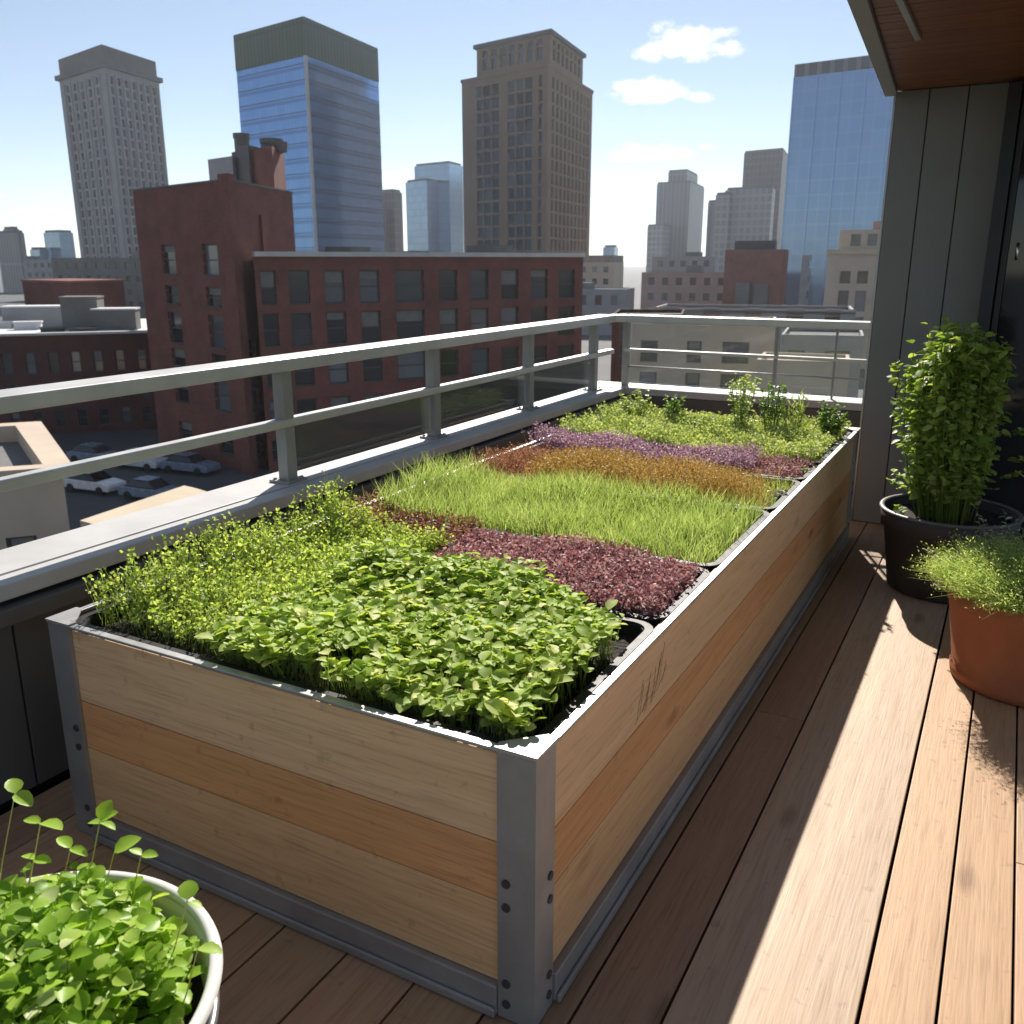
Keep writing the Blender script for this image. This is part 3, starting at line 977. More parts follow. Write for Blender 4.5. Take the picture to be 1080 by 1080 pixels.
def grass(name, label, rect, n, hmin, hmax, w, mat, seed=2, lean=.25, head=None, field=None):
    P = in_rect(n, *rect, SOIL - .004)
    if field is not None: P = P[field(P)]; n = len(P)
    c = clumps(P, 8, seed)
    h = hmin + (hmax - hmin) * np.clip(c + U(-.3, .3, n), 0, 1.2)
    h = h * (1 + .5 * np.clip((X0 + .26 - P[:, 0]) / .18, 0, 1))
    D = np.stack([rng.normal(0, lean, n), rng.normal(0, lean, n), np.ones(n)], 1)
    bend = np.stack([rng.normal(0, .22, n), rng.normal(0, .22, n), -np.abs(rng.normal(0, .06, n))], 1)
    o = NP(); o.blade(P, D, h, U(.7, 1.3, n) * w, bend, U(0, 6.28, n))
    if head:
        T = P + unit(D) * h[:, None] * .95 + bend * h[:, None]
        for k in range(head[0]):
            o.small(T - unit(D) * (U(0, .03, n))[:, None] + rng.normal(0, .003, (n, 3)), rand_dirs(n, .0, 1), U(.6, 1.2, n) * head[1], U(.4, .7, n) * head[1], U(0, 6.28, n))
    ob = o.build(name, mat)
    return tag(ob, label, 'plants', None, kind='stuff')

cress('cress', 'fine feathery light green cress at the near left corner of the planter', (X0 + .055, -1.68, 1.56, 2.62), 2300, .07, .145, M['l_cress'], .0135, 1, per=8)
cress('burgundy_seedlings', 'dense low burgundy red seedlings behind the broad leaved shoots', (-1.66, XB - .035, 2.31, 2.78), 3600, .05, .095, M['l_burg'], .0135, 3, per=6)
cress('brown_seedlings', 'sparse rusty brown seedlings between the cress and the lime grass', (X0 + .055, -1.68, 2.60, 2.86), 700, .05, .09, M['l_rust'], .011, 4, per=6)
grass('lime_grass', 'fine lime green grass in a broad band across the planter', (X0 + .055, XB - .035, 2.84, 3.60), 9500, .085, .165, .0034, M['l_lime'], 5, .16)
grass('rust_grass', 'short reddish brown blades on the left behind the lime grass', (X0 + .055, -1.85, 3.55, 4.22), 2600, .06, .12, .0034, M['l_rust'], 6, .2, head=(2, .010))
grass('amber_grass', 'upright amber orange blades behind the lime grass', (-1.92, XB - .05, 3.66, 4.20), 5200, .09, .16, .0036, M['l_amber'], 7, .15, head=(2, .011), field=lambda P: P[:, 0] + P[:, 1] * .2 + rng.normal(0, .08, len(P)) < -.18 + .0 * P[:, 0])
grass('mixed_grass', 'short yellow green blades at the right end of the amber band', (-1.25, XB - .035, 3.62, 4.22), 1600, .05, .09, .0034, M['l_mat'], 17, .3)
cress('lilac_bloom', 'low band of pale lilac flowers behind the amber blades', (X0 + .055, XB - .28, 4.25, 4.60), 2100, .075, .125, M['l_lilac'], .012, 8, per=6)
cress('maroon_seedlings', 'small maroon seedlings at the right end of the lilac band', (XB - .30, XB - .035, 4.24, 4.62), 420, .05, .085, M['l_burg'], .011, 9, per=6)
cress('green_mat', 'fresh yellow green leafy mat toward the far end of the planter', (X0 + .055, XB - .035, 4.60, 5.62), 5200, .05, .13, M['l_mat'], .016, 10, per=6)
grass('mat_grass', 'thin upright blades mixed through the far green mat', (X0 + .055, XB - .035, 4.60, 5.62), 2600, .07, .14, .0036, M['l_mat'], 12, .25)

# broad-leaved shoots at the front: stems hang and lean over the tray, leaves crowd on top
n = 2100
P = in_rect(n, -1.74, XB - .045, 1.54, 2.27, SOIL - .004)
c = clumps(P, 8, 21)
edge = np.clip((P[:, 1] - 1.56) / .22, 0, 1)
# the bed is cut on a slant at its right rear corner
h_bare = clumps(P, 14, 77)
keep = (h_bare > .02) & (P[:, 1] < 2.26 - np.clip(P[:, 0] + 1.1, 0, 1) * .55)
P, c, edge = P[keep], c[keep], edge[keep]; n = len(P)
h = (.085 + .075 * np.clip(c + U(-.2, .2, n), 0, 1.1)) * (.9 + .1 * edge)
lean = np.stack([U(-.25, .25, n), U(-.3, .2, n) - .25 * (1 - edge), np.ones(n)], 1)
Q = P + unit(lean) * h[:, None]
o = NP(); o.stem(P, Q, .0016)
fa = U(0, 6.28, n)
for k in range(5):
    a = fa + k * 2.4 + U(-.4, .4, n)
    up = U(.0, .75, n)
    D = np.stack([np.cos(a), np.sin(a), up], 1)
    f = 1.0 - .10 * k * U(.3, 1, n)
    B = P + (Q - P) * f[:, None]
    s = U(.015, .034, n) * np.where(U(0, 1, n) < .12, 1.45, 1.0)
    o.leaf(B, D, s, s * U(.75, 1.0, n), U(-.5, .5, n), cup=.16, droop=.22)
tag(o.build('broadleaf_shoots', M['l_broad'], smooth=True), 'crowd of broad leaved bright green shoots at the front of the planter', 'plants', None, kind='stuff')
# pale bare stems along the front tray edge
n = 520
P = in_rect(n, -1.70, XB - .06, 1.535, 1.60, SOIL - .004)
Q = P + np.stack([U(-.02, .02, n), U(-.01, .05, n), U(.04, .10, n)], 1)
o = NP(); o.stem(P, Q, .0013)
tag(o.build('shoot_stems', M['stem']), 'pale bare shoot stems along the front edge of the tray', 'plants', None, kind='stuff')

# taller herbs standing at the far end, each a plant of its own
def small_herb(name, label, x, y, h, w, mat, n_st=16, leafs=9, size=.03, group=None, blade=False):
    t = thing(name, label, 'plant', (x, y, SOIL), group)
    t_ = U(0, 6.28, n_st); r_ = np.sqrt(U(0, 1, n_st))
    P = np.stack([x + r_ * .3 * w * np.cos(t_), y + r_ * .3 * w * np.sin(t_), np.full(n_st, SOIL)], 1)
    hh = h * U(.6, 1.02, n_st)
    Q = np.stack([x + r_ * w * np.cos(t_), y + r_ * w * np.sin(t_), SOIL + hh], 1)
    st = NP(); st.stem(P, Q, .0022, mid=P * .5 + Q * .5 + np.array([0, 0, .01])); st.build('stem', M['stem_g'], t)
    lf = NP()
    for k in range(leafs):
        f = U(.3, 1.03, n_st)[:, None]
        B = P + (Q - P) * f
        if blade:
            D = np.stack([rng.normal(0, .5, n_st), rng.normal(0, .5, n_st), np.ones(n_st)], 1)
            lf.blade(B, D, U(.6, 1.2, n_st) * size * 2, U(.8, 1.2, n_st) * .006, rng.normal(0, .25, (n_st, 3)), U(0, 6.28, n_st))
        else:
            s = U(.6, 1.25, n_st) * size
            lf.leaf(B, rand_dirs(n_st, -.2, .8), s, s * U(.6, .9, n_st), U(-.6, .6, n_st))
    lf.build('leaves', mat, t)
    return t
G5 = 'taller herbs at the far end of the planter'
small_herb('herb_plant', 'tallest yellow green herb standing behind the mat in the middle right of the far end', -1.36, 5.36, .37, .09, M['l_mat'], 26, 12, .026, G5)
small_herb('herb_plant', 'dark green upright herb just right of the tallest one', -1.20, 5.42, .32, .08, M['l_herb'], 24, 12, .024, G5)
small_herb('herb_plant', 'feathery herb with thin pointed leaves right of the dark herb', -1.06, 5.36, .28, .08, M['l_mat'], 22, 10, .022, G5, True)
small_herb('herb_plant', 'bushy round leaved herb at the far right corner of the planter', -.86, 5.42, .24, .08, M['l_herb'], 26, 12, .026, G5)
small_herb('herb_plant', 'low dark green tuft in the middle of the far mat', -1.62, 5.25, .12, .07, M['l_herb'], 18, 8, .022, G5)
small_herb('herb_plant', 'bright bushy herb at the far left corner of the planter', -2.06, 5.42, .22, .10, M['l_mat'], 24, 10, .026, G5)
small_herb('herb_plant', 'medium green herb standing in the left half of the far end', -1.84, 5.50, .19, .08, M['l_herb'], 22, 10, .026, G5)
G6 = 'small rosettes along the right rim of the planter'
small_herb('rosette_plant', 'small grey green rosette on the rim beside the fresh mat', -.81, 4.98, .06, .04, M['l_pale'], 10, 6, .02, G6)
small_herb('rosette_plant', 'small dark rosette on the rim beside the lilac band', -.81, 4.40, .06, .04, M['l_herb'], 10, 6, .022, G6)
small_herb('rosette_plant', 'small pale rosette on the rim beside the amber band', -.81, 3.92, .06, .04, M['l_pale'], 10, 6, .022, G6)

# ------------------------------------------------------------------ bucket, near left
BC, BR, BH = (-1.335, .685), .335, .45
bk = thing('bucket', 'cream enamelled metal bucket crowded with green shoots at the near left', 'bucket', (BC[0], BC[1], 0))
c3 = (BC[0], BC[1], 0)
p = MB(); p.lathe([(0, .003), (.24, .003), (.252, .012), (BR - .016, BH - .03), (BR - .004, BH - .012), (BR - .012, BH - .012), (BR - .022, BH - .03), (.245, .03), (0, .03)], c3, 72); p.build('wall', M['enamel'], bk, smooth=True)
p = MB()
prof = [(BR - .004 + .0125 * math.cos(a), BH - .004 + .011 * math.sin(a)) for a in [2 * math.pi * i / 12 for i in range(13)]]
p.lathe(prof, c3, 96); p.build('rim', M['enamel'], bk, smooth=True)
p = MB()
prof = [(BR - .012 + .008 * math.cos(a), BH - .085 + .008 * math.sin(a)) for a in [2 * math.pi * i / 10 for i in range(11)]]
p.lathe(prof, c3, 96); p.build('hoop', M['zinc'], bk, smooth=True)
p = MB()
hp = []
for i in range(13):
    a = -70 + 52 * i / 12
    hp.append((BC[0] + (BR + .022) * math.cos(R(a)), BC[1] + (BR + .022) * math.sin(R(a)), BH - .045 - .085 * math.sin(math.pi * i / 12)))
p.tube(hp, .0055, 8); p.build('handle', M['enamel'], bk, smooth=True)
p = MB(); nr = 14
p.v.append((BC[0], BC[1], BH - .075))
for j in range(1, nr + 1):
    for k in range(48):
        a = 2 * math.pi * k / 48; r = (BR - .03) * j / nr
        p.v.append((BC[0] + r * math.cos(a), BC[1] + r * math.sin(a), BH - .075 + random.uniform(-.006, .008)))
for k in range(48): p.f.append((0, 1 + k, 1 + (k + 1) % 48))
for j in range(nr - 1):
    for k in range(48):
        a = 1 + j * 48
        p.f.append((a + k, a + 48 + k, a + 48 + (k + 1) % 48, a + (k + 1) % 48))
p.build('soil', M['soil'], bk, smooth=True)
# shoots filling the bucket
n = 1150
t_ = U(0, 6.28, n); r_ = np.sqrt(U(0, 1, n)) * (BR - .055)
P = np.stack([BC[0] + r_ * np.cos(t_), BC[1] + r_ * np.sin(t_), np.full(n, BH - .08)], 1)
# a bare patch of soil shows by the right rim
dist = np.hypot(P[:, 0] - (BC[0] + .27), P[:, 1] - (BC[1] + .02))
P = P[(dist > .115) | (U(0, 1, n) < .25)]; n = len(P); r_ = np.hypot(P[:, 0] - BC[0], P[:, 1] - BC[1])
h = (.075 + .10 * U(0, 1, n)) * (1.2 - .95 * (r_ / BR) ** 2 - .5 * (P[:, 0] - BC[0])) + .012
Q = P + unit(np.stack([U(-.3, .3, n), U(-.3, .3, n), np.ones(n)], 1)) * h[:, None]
o = NP(); o.stem(P, Q, .0014)
fa = U(0, 6.28, n)
for k in range(5):
    a = fa + k * 2.2 + U(-.4, .4, n)
    D = np.stack([np.cos(a), np.sin(a), U(-.1, .7, n)], 1)
    B = P + (Q - P) * (1 - .16 * k * U(.4, 1, n))[:, None]
    s = U(.016, .042, n)
    o.leaf(B, D, s, s * U(.7, 1.0, n), U(-.6, .6, n), cup=.14, droop=.2)
tag(o.build('bucket_shoots', M['l_bucket'], smooth=True), 'mass of glossy round leaved green shoots filling the cream bucket', 'plants', None, kind='stuff')

def seedling(label, base, top, leaves):
    """one long-stemmed seedling: leaves = list of (azimuth, lift, length, width, down the stem)"""
    t = thing('seedling', label, 'seedling', base, 'long stemmed seedlings rising above the bucket')
    P = np.array([base]); Q = np.array([top])
    mid = P * .5 + Q * .5 + np.array([[random.uniform(-.004, .004), random.uniform(-.004, .004), 0]])
    s = NP(); s.stem(P, Q, .0019, mid=mid); s.build('stem', M['stem'], t)
    for az, lift, L, W, dn in leaves:
        l = NP()
        D = np.array([[math.cos(R(az)), math.sin(R(az)), lift]])
        l.leaf(Q + np.array([[0, 0, -dn]]), D, np.array([L * 1.2]), np.array([W * 1.25]), np.array([random.uniform(-.3, .3)]), cup=.12, droop=.2)
        l.build('leaf', M['l_bucket'], t, smooth=True)
zb = BH - .08
seedling('seedling with one wide wedge shaped leaf leaning out over the right rim', (-1.085, .80, zb), (-1.072, .862, .535), [(20, .1, .036, .026, 0), (160, .5, .012, .01, 0)])
seedling('seedling with two round leaves above the right part of the rim', (-1.20, .88, zb), (-1.170, .93, .545), [(130, .7, .032, .030, 0), (10, .0, .026, .018, .004)])
seedling('slim seedling with two small leaves above the middle of the rim', (-1.335, .90, zb), (-1.330, .965, .560), [(30, .1, .026, .018, 0), (190, .5, .022, .018, 0)])
seedling('tallest seedling with four stacked leaves above the back rim', (-1.44, .88, zb), (-1.440, .965, .600), [(90, 1.2, .034, .028, 0), (10, .0, .030, .018, .006), (185, .0, .028, .018, .008), (40, .6, .03, .024, .0)])
seedling('seedling with one large tilted leaf just right of the tallest seedling', (-1.41, .89, zb), (-1.396, .955, .548), [(60, .5, .044, .034, 0)])
seedling('seedling with long flat leaves left of the tallest seedling', (-1.50, .87, zb), (-1.500, .935, .535), [(0, .15, .040, .018, 0), (175, .4, .036, .022, 0)])
seedling('seedling with one broad pale leaf near the left edge', (-1.575, .86, zb), (-1.570, .925, .575), [(10, .15, .046, .030, 0), (200, .3, .03, .02, 0)])
seedling('small seedling with paired leaves under the broad pale leaf', (-1.56, .84, zb), (-1.552, .89, .520), [(20, .1, .03, .018, 0), (185, .2, .026, .018, 0)])
seedling('leftmost tall seedling with a drooping light leaf', (-1.64, .84, zb), (-1.640, .925, .620), [(0, -.1, .042, .026, 0), (150, .6, .034, .028, 0)])

# ------------------------------------------------------------------ dark pot with tall herb
DC = (-.17, 4.98)
dp = thing('dark_pot', 'large dark grey round planter pot holding a tall leafy herb', 'pot', (DC[0], DC[1], 0))
c3 = (DC[0], DC[1], 0)
p = MB(); p.lathe([(0, .004), (.245, .004), (.258, .015), (.305, .33), (.318, .335), (.330, .42), (.315, .425), (.305, .40), (.29, .33), (0, .33)], c3, 64); p.build('pot_body', M['dark_pot'], dp, smooth=True)
p = MB(); p.lathe([(.322 + .013 * math.cos(a), .424 + .008 * math.sin(a)) for a in [2 * math.pi * i / 10 for i in range(11)]], c3, 64); p.build('rim', M['pale_rim'], dp, smooth=True)
p = MB(); p.lathe([(0, .385), (.30, .38)], c3, 48); p.build('soil', M['soil'], dp)
hb = thing('tall_herb', 'tall leafy green herb with many upright stems in the dark pot', 'plant', (DC[0], DC[1], .385))
n = 200
cl = rng.integers(0, 13, n)                                  # stems grow in clumps of their own height and lean
ct = U(0, 6.28, 13); cr = np.sqrt(U(.05, 1, 13)); chh = U(.62, 1.0, 13); chh[:3] = (1.0, .97, .93)
t_ = ct[cl] + rng.normal(0, .35, n); r_ = np.clip(cr[cl] + rng.normal(0, .15, n), 0, 1)
P = np.stack([DC[0] + r_ * .16 * np.cos(t_), DC[1] + r_ * .16 * np.sin(t_), np.full(n, .38)], 1)
top = .97 * chh[cl] - .05 * r_ ** 2 - U(0, .20, n) * U(.1, 1, n)
lx, ly = rng.normal(0, .035, 13)[cl], rng.normal(0, .035, 13)[cl]
Q = np.stack([DC[0] - .01 + r_ * .215 * np.cos(t_) + lx + rng.normal(0, .02, n), DC[1] + r_ * .215 * np.sin(t_) + ly + rng.normal(0, .02, n), .38 + top], 1)
Mi = P * .5 + Q * .5 + np.stack([.03 * r_ * np.cos(t_), .04 * r_ * np.sin(t_), np.zeros(n)], 1)
st = NP(); st.stem(P, Q, .0034, mid=Mi); st.build('stems', M['stem_g'], hb)
lf = NP()
for k in range(34):
    f = np.clip(U(.10, 1.05, n) ** .8, 0, 1.03)[:, None]
    low = f < .5
    B = np.where(low, P + (Mi - P) * f * 2, Mi + (Q - Mi) * (f - .5) * 2) + rng.normal(0, .014, (n, 3))
    out = np.stack([np.cos(t_), np.sin(t_), np.zeros(n)], 1) * .5
    D = rand_dirs(n, -.5, .6) + out
    s = U(.020, .054, n)
    lf.leaf(B, D, s, s * U(.65, 1.0, n), U(-.7, .7, n), cup=.1, droop=.25)
# a few sprigs straying outside the clump
for a, z, r in ((195, .98, .33), (185, .90, .31), (200, .62, .31), (190, .56, .30), (10, .86, .30), (350, .74, .31), (5, .66, .33), (200, .44, .27)):
    m_ = 14
    base = np.array([DC[0] + .2 * math.cos(R(a)), DC[1] + .2 * math.sin(R(a)), z - .06])
    tip = np.array([DC[0] + r * math.cos(R(a)), DC[1] + r * math.sin(R(a)), z])
    f = U(.3, 1, m_)[:, None]
    s = U(.024, .045, m_)
    lf.leaf(base + (tip - base) * f, rand_dirs(m_, -.3, .6), s, s * .8, U(-.6, .6, m_))
lf.build('leaves', M['l_tall'], hb)

# ------------------------------------------------------------------ terracotta pot with fine grass
TC = (.215, 3.95)
tp = thing('terracotta_pot', 'big orange terracotta pot overflowing with fine grass on the sunny deck', 'pot', (TC[0], TC[1], 0))
c3 = (TC[0], TC[1], 0)
p = MB(); p.lathe([(0, .004), (.262, .004), (.272, .012), (.278, .05), (.270, .056), (.312, .325), (.318, .33), (.322, .39), (.312, .398), (.298, .39), (.285, .33), (0, .33)], c3, 72); p.build('pot_body', M['terracotta'], tp, smooth=True)
p = MB(); p.lathe([(0, .372), (.30, .365)], c3, 48); p.build('soil', M['soil'], tp)
n = 11000
t_ = U(0, 6.28, n); r_ = np.sqrt(U(0, 1, n))
P = np.stack([TC[0] + r_ * .285 * np.cos(t_), TC[1] + r_ * .285 * np.sin(t_), .372 + .03 * (1 - r_ ** 2)], 1)
D = np.stack([np.cos(t_) * r_ * .75 + rng.normal(0, .25, n), np.sin(t_) * r_ * .75 + rng.normal(0, .25, n), 1.05 - .35 * r_], 1)
L = U(.10, .24, n) * (1 - .2 * r_)
bend = np.stack([np.cos(t_) * r_ * .35 + rng.normal(0, .12, n), np.sin(t_) * r_ * .35 + rng.normal(0, .12, n), -.25 * r_ * U(.2, 1.4, n)], 1)
o = NP(); o.blade(P, D, L, U(.0016, .0030, n), bend, U(0, 6.28, n))
T = P + unit(D) * L[:, None] * .9 + bend * L[:, None] * .8
for k in range(3):
    f = U(.35, 1.0, n)[:, None]
    B = P + unit(D) * L[:, None] * f + bend * L[:, None] * f * f
    o.small(B + rng.normal(0, .003, (n, 3)), unit(D) * .5 + rand_dirs(n, -.3, .9), U(.007, .015, n), U(.003, .006, n), U(0, 6.28, n))
tag(o.build('pot_grass', M['l_grass']), 'mound of fine bright green grass spilling over the terracotta pot', 'plants', None, kind='stuff')
def sprig(label, base, tip, nl=46):
    t = thing('sprig', label, 'plant', base, 'pale leaved sprigs in the terracotta pot')
    P = np.array([base] * 5) + rng.normal(0, .012, (5, 3)); Q = np.array([tip] * 5) + rng.normal(0, .04, (5, 3))
    s = NP(); s.stem(P, Q, .0016, mid=P * .5 + Q * .5 + rng.normal(0, .012, (5, 3))); s.build('stem', M['stem_g'], t)
    l = NP()
    i = rng.integers(0, 5, nl); f = U(.25, 1.02, nl)[:, None]
    B = P[i] + (Q[i] - P[i]) * f
    sz = U(.016, .032, nl)
    l.leaf(B, rand_dirs(nl, -.3, .7), sz, sz * .45, U(-.6, .6, nl)); l.build('leaves', M['l_pale'], t)
sprig('pale sprig leaning out over the left rim of the terracotta pot', (TC[0] - .22, TC[1] + .06, .37), (TC[0] - .36, TC[1] + .03, .47))
sprig('pale sprig drooping beside the pot rim nearest the dark pot', (TC[0] - .24, TC[1] - .02, .37), (TC[0] - .37, TC[1] - .06, .405), 36)
sprig('tall pale sprig at the back of the terracotta pot', (TC[0] - .06, TC[1] + .18, .37), (TC[0] - .09, TC[1] + .22, .62), 60)
sprig('pale sprig behind the grass near the tall herb', (TC[0] - .16, TC[1] + .16, .37), (TC[0] - .22, TC[1] + .22, .56), 56)
sprig('pale sprig at the right back of the terracotta pot', (TC[0] + .05, TC[1] + .2, .37), (TC[0] + .06, TC[1] + .22, .58), 56)

# ------------------------------------------------------------------ city
EYEV = Vector((0, 0, EYE))
def sc(p, k):
    """a plan point moved k times as far from the deck, so that sizes stay as seen but become real"""
    return (p[0] * k, p[1] * k)
def scz(z, k): return EYE + (z - EYE) * k

def rect_from(c, l, r):
    """plan of a block from its near corner and the far ends of its two visible faces (anticlockwise)"""
    f = (l[0] + r[0] - c[0], l[1] + r[1] - c[1])
    return [c, r, f, l]

def inset(poly, d):
    cx_ = sum(p[0] for p in poly) / len(poly); cy_ = sum(p[1] for p in poly) / len(poly)
    out = []
    for x, y in poly:
        v = Vector((x - cx_, y - cy_)); l = v.length
        v = v * ((l - d) / l)
        out.append((cx_ + v.x, cy_ + v.y))
    return out

def facade(mb, a, b, z0, z1, cols, rows, depth=.25, inner=None, skip=None):
    """wall from plan point a to b with real recessed openings; returns the openings"""
    a = Vector((a[0], a[1])); b = Vector((b[0], b[1])); L = (b - a).length; d = (b - a) / L
    nrm = Vector((d.y, -d.x))
    if inner is not None and nrm.dot(Vector(inner) - a) > 0: nrm = -nrm
    us = [0]; vs = [z0]
    for u0, u1 in cols: us += [u0, u1]
    for v0, v1 in rows: vs += [v0, v1]
    us.append(L); vs.append(z1)
    def pt(u, v, k=0): q = a + d * u - nrm * k; return (q.x, q.y, v)
    ops = []
    for i in range(len(us) - 1):
        for j in range(len(vs) - 1):
            u0, u1, v0, v1 = us[i], us[i + 1], vs[j], vs[j + 1]
            if i % 2 == 1 and j % 2 == 1 and not (skip and skip(i // 2, j // 2)):
                for q in ((pt(u0, v0), pt(u1, v0), pt(u1, v0, depth), pt(u0, v0, depth)), (pt(u0, v1, depth), pt(u1, v1, depth), pt(u1, v1), pt(u0, v1)),
                          (pt(u0, v0), pt(u0, v0, depth), pt(u0, v1, depth), pt(u0, v1)), (pt(u1, v0, depth), pt(u1, v0), pt(u1, v1), pt(u1, v1, depth))):
                    mb.face(q, [(0, 0), (.2, 0), (.2, .2), (0, .2)])
                ops.append((a + d * (u0 + u1) / 2 - nrm * depth, (v0 + v1) / 2, u1 - u0, v1 - v0, math.atan2(d.y, d.x), nrm))
            else:
                mb.face([pt(u0, v0), pt(u1, v0), pt(u1, v1), pt(u0, v1)], [(u0, v0), (u1, v0), (u1, v1), (u0, v1)])
    return ops

wrng = random.Random(19)
def windows(ops, parent, mat, framed=False, frame_mat=None, limit=100):
    """each window a part of its building; past the limit the farther ones become one part"""
    org = parent_origin(parent)
    ops = sorted(ops, key=lambda o: -(o[2] * o[3]) / (Vector((o[0].x, o[0].y, o[1])) - EYEV).length ** 2)
    cache = {}
    for c, z, w, h, ang, nrm in ops[:limit]:
        key = (round(w, 2), round(h, 2))
        if key not in cache:
            if framed:
                f = MB(); t = .09
                f.box((-w / 2, -.07, -h / 2), (-w / 2 + t, .0, h / 2)); f.box((w / 2 - t, -.07, -h / 2), (w / 2, .0, h / 2))
                f.box((-w / 2 + t, -.07, h / 2 - t), (w / 2 - t, 0, h / 2)); f.box((-w / 2 + t, -.09, -h / 2), (w / 2 - t, 0, -h / 2 + t))
                f.box((-w / 2 + t, -.06, -.05), (w / 2 - t, 0, .05)); f.box((-w / 2 + .003, -.36, -h / 2 + .002), (w / 2 - .003, -.092, -h / 2 + .10))
                me = MB(); me.box((-w / 2 + t, -.02, -h / 2 + t), (w / 2 - t, .0, -.05)); me.box((-w / 2 + t, -.02, .05), (w / 2 - t, .0, h / 2 - t))
                fo = f.build('window', frame_mat or M['win_frame'], None); go = me.build('pane', mat, None)
                cache[key] = (fo.data, go.data)
                bpy.data.objects.remove(fo); bpy.data.objects.remove(go)
            else:
                me = MB(); me.box((-w / 2, -.03, -h / 2), (w / 2, .03, h / 2))
                go = me.build('window', mat, None); cache[key] = (go.data, None); bpy.data.objects.remove(go)
        md, pd = cache[key]
        blind = framed and wrng.random() < .45
        o = bpy.data.objects.new('window', md); COL.objects.link(o); o.parent = parent
        # local -y is outward
        o.location = Vector((c.x, c.y, z)) - org
        a2 = ang if Vector((math.sin(ang), -math.cos(ang))).dot(nrm) > 0 else ang + math.pi
        o.rotation_euler = (0, 0, a2)
        if pd:
            q = bpy.data.objects.new('pane', pd); COL.objects.link(q); q.parent = o
        if blind:
            fr = wrng.choice((.22, .35, .5)); bk_ = (key, fr)
            if bk_ not in cache:
                me = MB(); me.box((-w / 2 + .12, -.034, h / 2 - .1 - (h - .2) * fr), (w / 2 - .12, -.0215, h / 2 - .1))
                go = me.build('blind', M['blind'], None); cache[bk_] = go.data; bpy.data.objects.remove(go)
            q = bpy.data.objects.new('blind', cache[bk_]); COL.objects.link(q); q.parent = o
    rest = ops[limit:]
    if rest:
        me = MB()
        for c, z, w, h, ang, nrm in rest:
            d = Vector((math.cos(ang), math.sin(ang))) * w / 2
            q = [Vector((c.x, c.y)) - d, Vector((c.x, c.y)) + d]
            k = nrm * .03
            me.prism([(q[0] - k)[:], (q[1] - k)[:], (q[1] + k)[:], (q[0] + k)[:]], z - h / 2, z + h / 2)
        o = me.build('window_rows', mat, parent); o['kind'] = 'stuff'

def spans(L, n, frac, m0=0., m1=0.):
    w = (L - m0 - m1) / n
    return [(m0 + w * i + w * (1 - frac) / 2, m0 + w * i + w * (1 + frac) / 2) for i in range(n)]
def storeys(z0, z1, fh, frac, sill=.25):
    out = []; n = int((z1 - z0) / fh); f = (z1 - z0) / max(n, 1)
    for i in range(n): out.append((z0 + f * i + f * sill, z0 + f * i + f * (sill + frac)))
    return out
def ln(a, b): return math.hypot(a[0] - b[0], a[1] - b[1])
def centre(poly): return (sum(p[0] for p in poly) / len(poly), sum(p[1] for p in poly) / len(poly))
def ledge_of(poly, z0, z1, d):
    m = MB(); m.prism(inset(poly, -d), z0, z1); return m
def parapet(mb, poly, z0, h, t):
    """a low wall round a flat roof"""
    q = inset(poly, t)
    n = len(poly)
    for i in range(n):
        j = (i + 1) % n
        a, b, c, d = poly[i], poly[j], q[j], q[i]
        mb.face([(*a, z0 + h), (*b, z0 + h), (*c, z0 + h), (*d, z0 + h)], [(0, 0), (1, 0), (1, .3), (0, .3)])
        mb.face([(*c, z0), (*d, z0), (*d, z0 + h), (*c, z0 + h)], [(0, 0), (1, 0), (1, h), (0, h)])
        mb.face([(*a, z0), (*b, z0), (*b, z0 + h), (*a, z0 + h)], [(0, 0), (ln(a, b), 0), (ln(a, b), h), (0, h)])

# --- stone art deco tower at the left
k = 2.235
c, l, r = sc((-132.11, 106.98), k), sc((-148.88, 111.17), k), sc((-135.23, 120.48), k)
poly = rect_from(c, l, r); zt = scz(31.3, k)
t = thing('stone_tower', 'tall grey limestone tower with dark crown and narrow window strips', 'tower', (*centre(poly), STREET))
w = MB(); ops = []
cols_l = spans(ln(c, l), 5, .42, 3.2, 3.2); cols_r = spans(ln(c, r), 7, .5, 1.4, 1.4)
rows = storeys(STREET + 4, zt - 2.0, 3.45, .74, .13)
ops += facade(w, c, l, STREET, zt, cols_l, rows, .55, centre(poly)); ops += facade(w, c, r, STREET, zt, cols_r, rows, .55, centre(poly))
w.face([(*poly[2], STREET), (*poly[3], STREET), (*poly[3], zt), (*poly[2], zt)], [(0, 0), (1, 0), (1, 1), (0, 1)])
w.face([(*poly[1], STREET), (*poly[2], STREET), (*poly[2], zt), (*poly[1], zt)], [(0, 0), (1, 0), (1, 1), (0, 1)])
w.build('wall', M['deco'], t); windows(ops, t, M['win_blue'])
m = MB()
for a, b, cs in ((c, l, cols_l), (c, r, cols_r)):
    a = Vector(a); b = Vector(b); d = (b - a).normalized(); nn = Vector((d.y, -d.x))
    if nn.dot(Vector(centre(poly)) - a) > 0: nn = -nn
    for i in range(len(cs) + 1):
        u = (cs[0][0] - .9) if i == 0 else ((cs[-1][1] + .9) if i == len(cs) else (cs[i - 1][1] + cs[i][0]) / 2)
        q = a + d * u; e = d * .42
        m.prism([(q - e)[:], (q + e)[:], (q + e + nn * .5)[:], (q - e + nn * .5)[:]], STREET, zt - 1.8)
m.build('pilasters', M['deco'], t)
ledge_of(poly, zt, zt + 1.6, 1.6).build('cornice', M['deco_dark'], t)
m = MB(); m.prism(inset(poly, .5), zt + 1.6, scz(34.6, k)); m.build('crown', M['deco_dark'], t)
